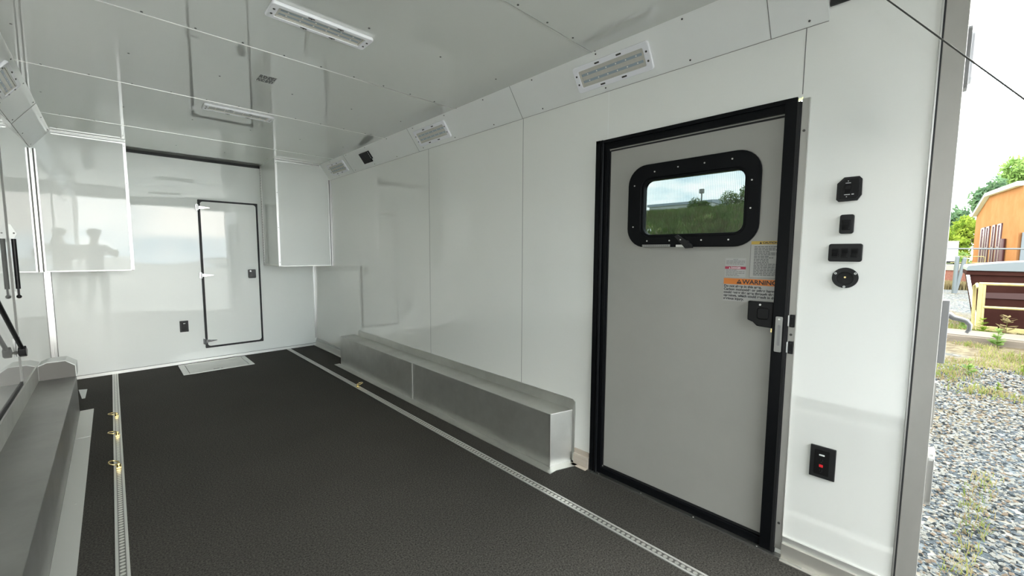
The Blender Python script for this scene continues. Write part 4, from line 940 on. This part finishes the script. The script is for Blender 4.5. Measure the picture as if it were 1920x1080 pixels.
tree('tree', 71, -5.9, G, 12.8, 2.5, 3.4, 5200, .22, leafm, 'tall light-crowned tree rising behind the orange roof', 2)
tree('tree', 60, -3.5, G, 9.2, 1.5, 2.2, 2200, .20, leafd, 'mid-height tree against the left end of the orange roof', 5)
tree('bush', 55, -1.9, G, 5.6, 1.5, 2.0, 2600, .15, leafb, 'bright green bush just left of the orange building', 3, 'bush')
tree('bush', 51.5, -1.0, G, 3.9, 1.4, 1.6, 2200, .14, leafb, 'lower bright green bush beside the white box trailer', 4, 'bush')
tree('bush', 48.3, -1.35, G, 2.2, 1.0, 1.2, 1500, .14, leafm, 'low green bush behind the yellow dock handrail', 6, 'bush')
tree('tree', 25.4, 7.7, 2.6, 2.75, 1.25, 1.45, 5200, .075, leafm, 'leafy green tree on the bank at the right of the door window', 7)
tree('tree', 24.4, 9.75, 2.5, 2.0, 0.80, 0.9, 3800, .07, leafm, 'smaller green tree on the bank, left of the larger one in the door window', 8)
tree('bush', 21.5, 7.3, 2.2, 1.0, 1.0, .6, 2200, .07, leafd, 'dark low bush on the bank in the lower right of the door window', 9, 'bush')
# things on and beyond the bank
wh = empty('warehouse', (64, 27.5, 3.6), 'long pale warehouse with blue-grey roof far beyond the grassy bank', 'building')
b = MB(); b.box(60, 68, 22.0, 31.2, 3.0, 8.45); b.build('walls', mat('pale_cladding', (0.55, 0.58, 0.62), 0.6), wh)
b = MB(); b.prism([(59.6, 8.4), (68.4, 8.4), (68.4, 8.6), (64, 9.2), (59.6, 8.75)], 1, 21.8, 31.4); b.build('roof', mat('blue_grey_roof', (0.25, 0.30, 0.36), 0.5), wh)
fl = empty('floodlight_pole', (40, 15.6, 3.6), 'tall thin pole with a box floodlight on the bank, in the door window', 'lamp post')
b = MB(); b.cyl((40, 15.6, 3.4), (40, 15.6, 7.0), 0.06, n=10); b.build('pole', mat('dark_grey_pole', (.12, .12, .12), .6), fl)
b = MB(); b.box(39.85, 40.15, 15.42, 15.80, 6.95, 7.35); b.build('floodlight', mat('lamp_grey', (.2, .2, .2), .5), fl, bevel=.02)
zz = hz(18, 9.3)
b = MB(); b.tube([(18, 9.44, zz), (18, 9.38, zz+.27), (18, 9.28, zz+.27), (18, 9.22, zz), ], 0.022, 8, closed=True)
tag(recentre(b.build('wire_loop_marker', whitep)), 'small white loop-shaped marker on the bank in the lower left of the door window', 'marker')

# ------------------------------------------------------------------ photographer (seen as a reflection in the far panels)
skinm = mat('skin', (0.42, 0.26, 0.19), 0.55); shirtm = mat('grey_shirt', (0.16, 0.17, 0.18), 0.8); trsm = mat('dark_trousers', (0.05, 0.055, 0.07), 0.8); shoem = mat('dark_shoes', (0.03, 0.03, 0.03), 0.6); hairm = mat('dark_hair', (0.03, 0.022, 0.018), 0.6); eyem = mat('eye_white', (0.7, 0.7, 0.68), 0.3)
F = Vector((0.50, 0.866, 0)); Rr = Vector((0.866, -0.50, 0)); U = Vector((0, 0, 1))
PP = Vector((-0.235, -0.50, 0))
def W(f, r, z): return PP+F*f+Rr*r+U*z
pz = lambda f, r: -0.01-0.252*(-(W(f, r, 0).y)-0.045)
ph = empty('person', tuple(W(0, 0, pz(0, 0))), 'person in grey shirt and dark trousers holding up a phone, reflected in the far panels', 'person')
def skin(name, verts, edges, rad, m, root=0, sub=1):
    me = bpy.data.meshes.new(name); me.from_pydata([tuple(Vector(v)-ORG[ph.name]) for v in verts], edges, []); me.materials.append(m)
    o = bpy.data.objects.new(name, me); C.objects.link(o); o.parent = ph
    md = o.modifiers.new('skin', 'SKIN')
    for i, sv in enumerate(me.skin_vertices[0].data):
        r = rad[i]; sv.radius = (r, r) if not isinstance(r, tuple) else r; sv.use_root = (i == root)
    md.use_smooth_shade = True
    s = o.modifiers.new('sub', 'SUBSURF'); s.levels = sub; s.render_levels = sub
    return o
V, Ed, Rd = [], [], []
def chain(start, pts, rads):
    last = start
    for p, r in zip(pts, rads):
        V.append(p); Rd.append(r); i = len(V)-1
        if last is not None: Ed.append((last, i))
        last = i
    return last
pel = chain(None, [W(0, 0, .88)], [.125])
spine = chain(pel, [W(.0, 0, 1.00), W(.01, 0, 1.15), W(.0, 0, 1.30)], [.115, .125, .12])
neck = chain(spine, [W(.01, 0, 1.42), W(.03, 0, 1.49)], [.065, .055])
head = chain(neck, [W(.05, 0, 1.56), W(.05, 0, 1.64), W(.04, 0, 1.70)], [.075, .092, .070])
ph_c = Vector((0, 0, H))-fw*0.013+r2*0.066-u2*0.024      # phone centre
tips = {}
for s in (-1, 1):
    kn = chain(pel, [W(0, s*.10, .82), W(.03, s*.13, .45+pz(0, s*.13)*.5), W(-.01, s*.16, .09+pz(0, s*.16))], [.092, .062, .042])
    ft = chain(kn, [W(.03, s*.165, .035+pz(.03, s*.165)), W(.15, s*.18, .03+pz(.15, s*.18))], [.042, .033])
    hand = (ph_c+r2*0.088-U*0.012-fw*0.016) if s > 0 else (ph_c-r2*0.030-U*0.062-fw*0.030)
    sh = W(0, s*.185, 1.36); el = W(.16, s*.27, 1.13) if s > 0 else W(.10, s*.25, 1.10)
    wr = hand-(hand-el).normalized()*0.075
    e = chain(spine, [sh, el, wr, wr+(hand-wr)*.5, hand], [.060, .042, .026, .028, .030])
    d = (hand-wr).normalized(); side = r2*s
    if s > 0:   # fingers curl behind and over the right end of the phone
        for k in range(4):
            b0 = hand+U*(.022-.015*k); L_ = (.62, .70, .66, .52)[k]
            chain(e, [b0+fw*.010+side*.006, b0+fw*.020*L_+side*.004, b0+fw*.022-side*.018*L_], [.0085, .008, .007])
        chain(e, [hand-fw*.012+U*.018-side*.010, hand-fw*.012+U*.022-side*.035], [.010, .0085])
    else:       # fingers lie along the back of the phone's lower edge
        for k in range(4):
            b0 = hand+r2*(-.020+.015*k); L_ = (.6, .7, .66, .5)[k]
            chain(e, [b0-U*.004+fw*.012, b0+U*.012*L_+fw*.016, b0+U*.030*L_+fw*.010], [.0085, .008, .007])
        chain(e, [hand-r2*.022+U*.012, hand-r2*.020+U*.036], [.010, .0085])
body = skin('body', V, Ed, Rd, skinm)
def sub_skin(name, pts, edges, rads, m): return skin(name, pts, edges, rads, m)
sub_skin('shirt', [W(0, 0, .90), W(.0, 0, 1.02), W(.01, 0, 1.16), W(0, 0, 1.31), W(.01, 0, 1.41), W(0, -.19, 1.36), W(.05, -.22, 1.24), W(0, .19, 1.36), W(.08, .23, 1.25)], [(0, 1), (1, 2), (2, 3), (3, 4), (3, 5), (5, 6), (3, 7), (7, 8)], [.150, .138, .145, .135, .075, .080, .068, .080, .068], shirtm)
sub_skin('trousers', [W(0, 0, .90), W(0, -.10, .80), W(.03, -.13, .44), W(-.01, -.16, .06), W(0, .10, .80), W(.03, .13, .40), W(-.01, .16, .0)], [(0, 1), (1, 2), (2, 3), (0, 4), (4, 5), (5, 6)], [.142, .108, .080, .062, .108, .080, .062], trsm)
for s in (-1, 1):
    b = MB(); b.ball((0, 0, 0), .14, .052, .045, 14); o = b.build('shoe', shoem, ph, local=True)
    p = W(.06, s*.17, pz(.06, s*.17)+.035)-ORG[ph.name]; o.location = p; o.rotation_euler = (0, 0, math.atan2(F.y, F.x))
hc = W(.045, 0, 1.645)
b = MB(); b.ball(tuple(hc-F*.012+U*.022), .103, .103, .105, 20)
vv = [i for i, p in enumerate(b.v)]
b.v = [tuple(Vector(p)+F*(-.02 if (Vector(p)-hc).z < .02 and (Vector(p)-hc).dot(F) > 0 else 0)+U*(.03 if (Vector(p)-hc).z < -.0 and (Vector(p)-hc).dot(F) > -.03 else 0)) for p in b.v]
b.build('hair', hairm, ph)
for s in (-1, 1):
    b = MB(); b.ball(tuple(hc+F*.088+Rr*s*.032+U*-.005), .013, n=10); k = b.build('eye', eyem, ph)
    b = MB(); b.ball(tuple(hc+F*.0985+Rr*s*.032+U*-.005), .006, n=8); b.build('iris', hairm, k)
    b = MB(); b.ball(tuple(hc+Rr*s*.092-U*.015-F*.005), .018, .010, .028, 10); b.build('ear', skinm, ph)
b = MB(); b.prism([(-.010, 0), (.010, 0), (.014, -.042), (0, -.050), (-.014, -.042)], 2, 0, .02)
b.v = [tuple(hc+F*(.088+(p[2]*(.3+abs(p[1])*20)))+Rr*p[0]+U*(p[1]+.002)) for p in b.v]; b.build('nose', skinm, ph, bevel=.003)
b = MB(); b.ball(tuple(hc+F*.078-U*.078), .012, .022, .007, 12); b.build('mouth', mat('lip', (.30, .13, .11), .5), ph)
# the phone in the hands, just behind the viewpoint
b = MB(); b.prism(rrect(0, 0, .160, .077, .012, 4), 2, -.004, .004)
phn = b.build('phone', blackg, None, bevel=.001)
phn.matrix_world = basis(r2, u2, -fw, ph_c)
tag(phn, 'dark phone held level in both hands by the reflected person', 'phone')

# dark trailer added behind and left of the viewer to shade the near interior
dkm = mat('dark_trailer_paint', (0.035, 0.037, 0.04), 0.4)
nb = empty('shade_trailer', (-2.3, -7.5, G), 'tall dark grey trailer added behind the viewer as shade, reflected in the left cabinet', 'trailer')
b = MB(); b.box(-3.7, -0.92, -14.5, -0.28, G+0.45, G+4.2); b.build('body', dkm, nb, bevel=0.03)
b = MB(); b.box(-3.6, -1.02, -14.4, -0.40, G+0.30, G+0.45); b.build('chassis', black, nb)
for y in (-7.2, -8.2):
    for x in (-1.15, -3.5):
        b = MB(); b.cyl((x-0.12, y, G+0.40), (x+0.12, y, G+0.40), 0.40, n=28); b.build('wheel', rubber, nb)

# short unseen canopy, added over the rear opening to shade the near wall
cp = empty('shade_canopy', (0.78, -0.5, 2.42), 'short white canopy added out of view over the rear opening to shade the near wall', 'canopy')
b = MB(); b.prism([(-0.030, 2.50), (-0.030, 2.40), (-1.10, 2.40), (-1.20, 2.46), (-1.10, 2.52)], 0, XL-0.20, XR+0.12); b.build('canopy_shell', shell, cp, bevel=0.01)
b = MB(); b.box(XL-0.20, XR+0.12, -1.11, -1.08, 2.385, 2.40); b.build('drip_edge', alub, cp)
# pale concrete ground behind the ramp, added for bounce light and reflections
apm = mat('pale_apron', (0.44, 0.435, 0.41), 0.8, var=(0.7, (0.50, 0.495, 0.465), 0.35, 0.7))
b = MB(); b.box(-30, 14, -85, -5.0, G, G+0.02)
for k in range(5): b.box(-14, 12, -8.6-k*3.2, -8.56-k*3.2, G+0.02, G+0.021, 1)
st(b.build('apron', [apm, seam]))

for m in [gm, hillm, kerbm, conc, brick, postm, lidm, yel, apm, brown, brown2, org, bark]+stm:
    m.node_tree.nodes['Principled BSDF'].inputs['Specular IOR Level'].default_value = 0.08
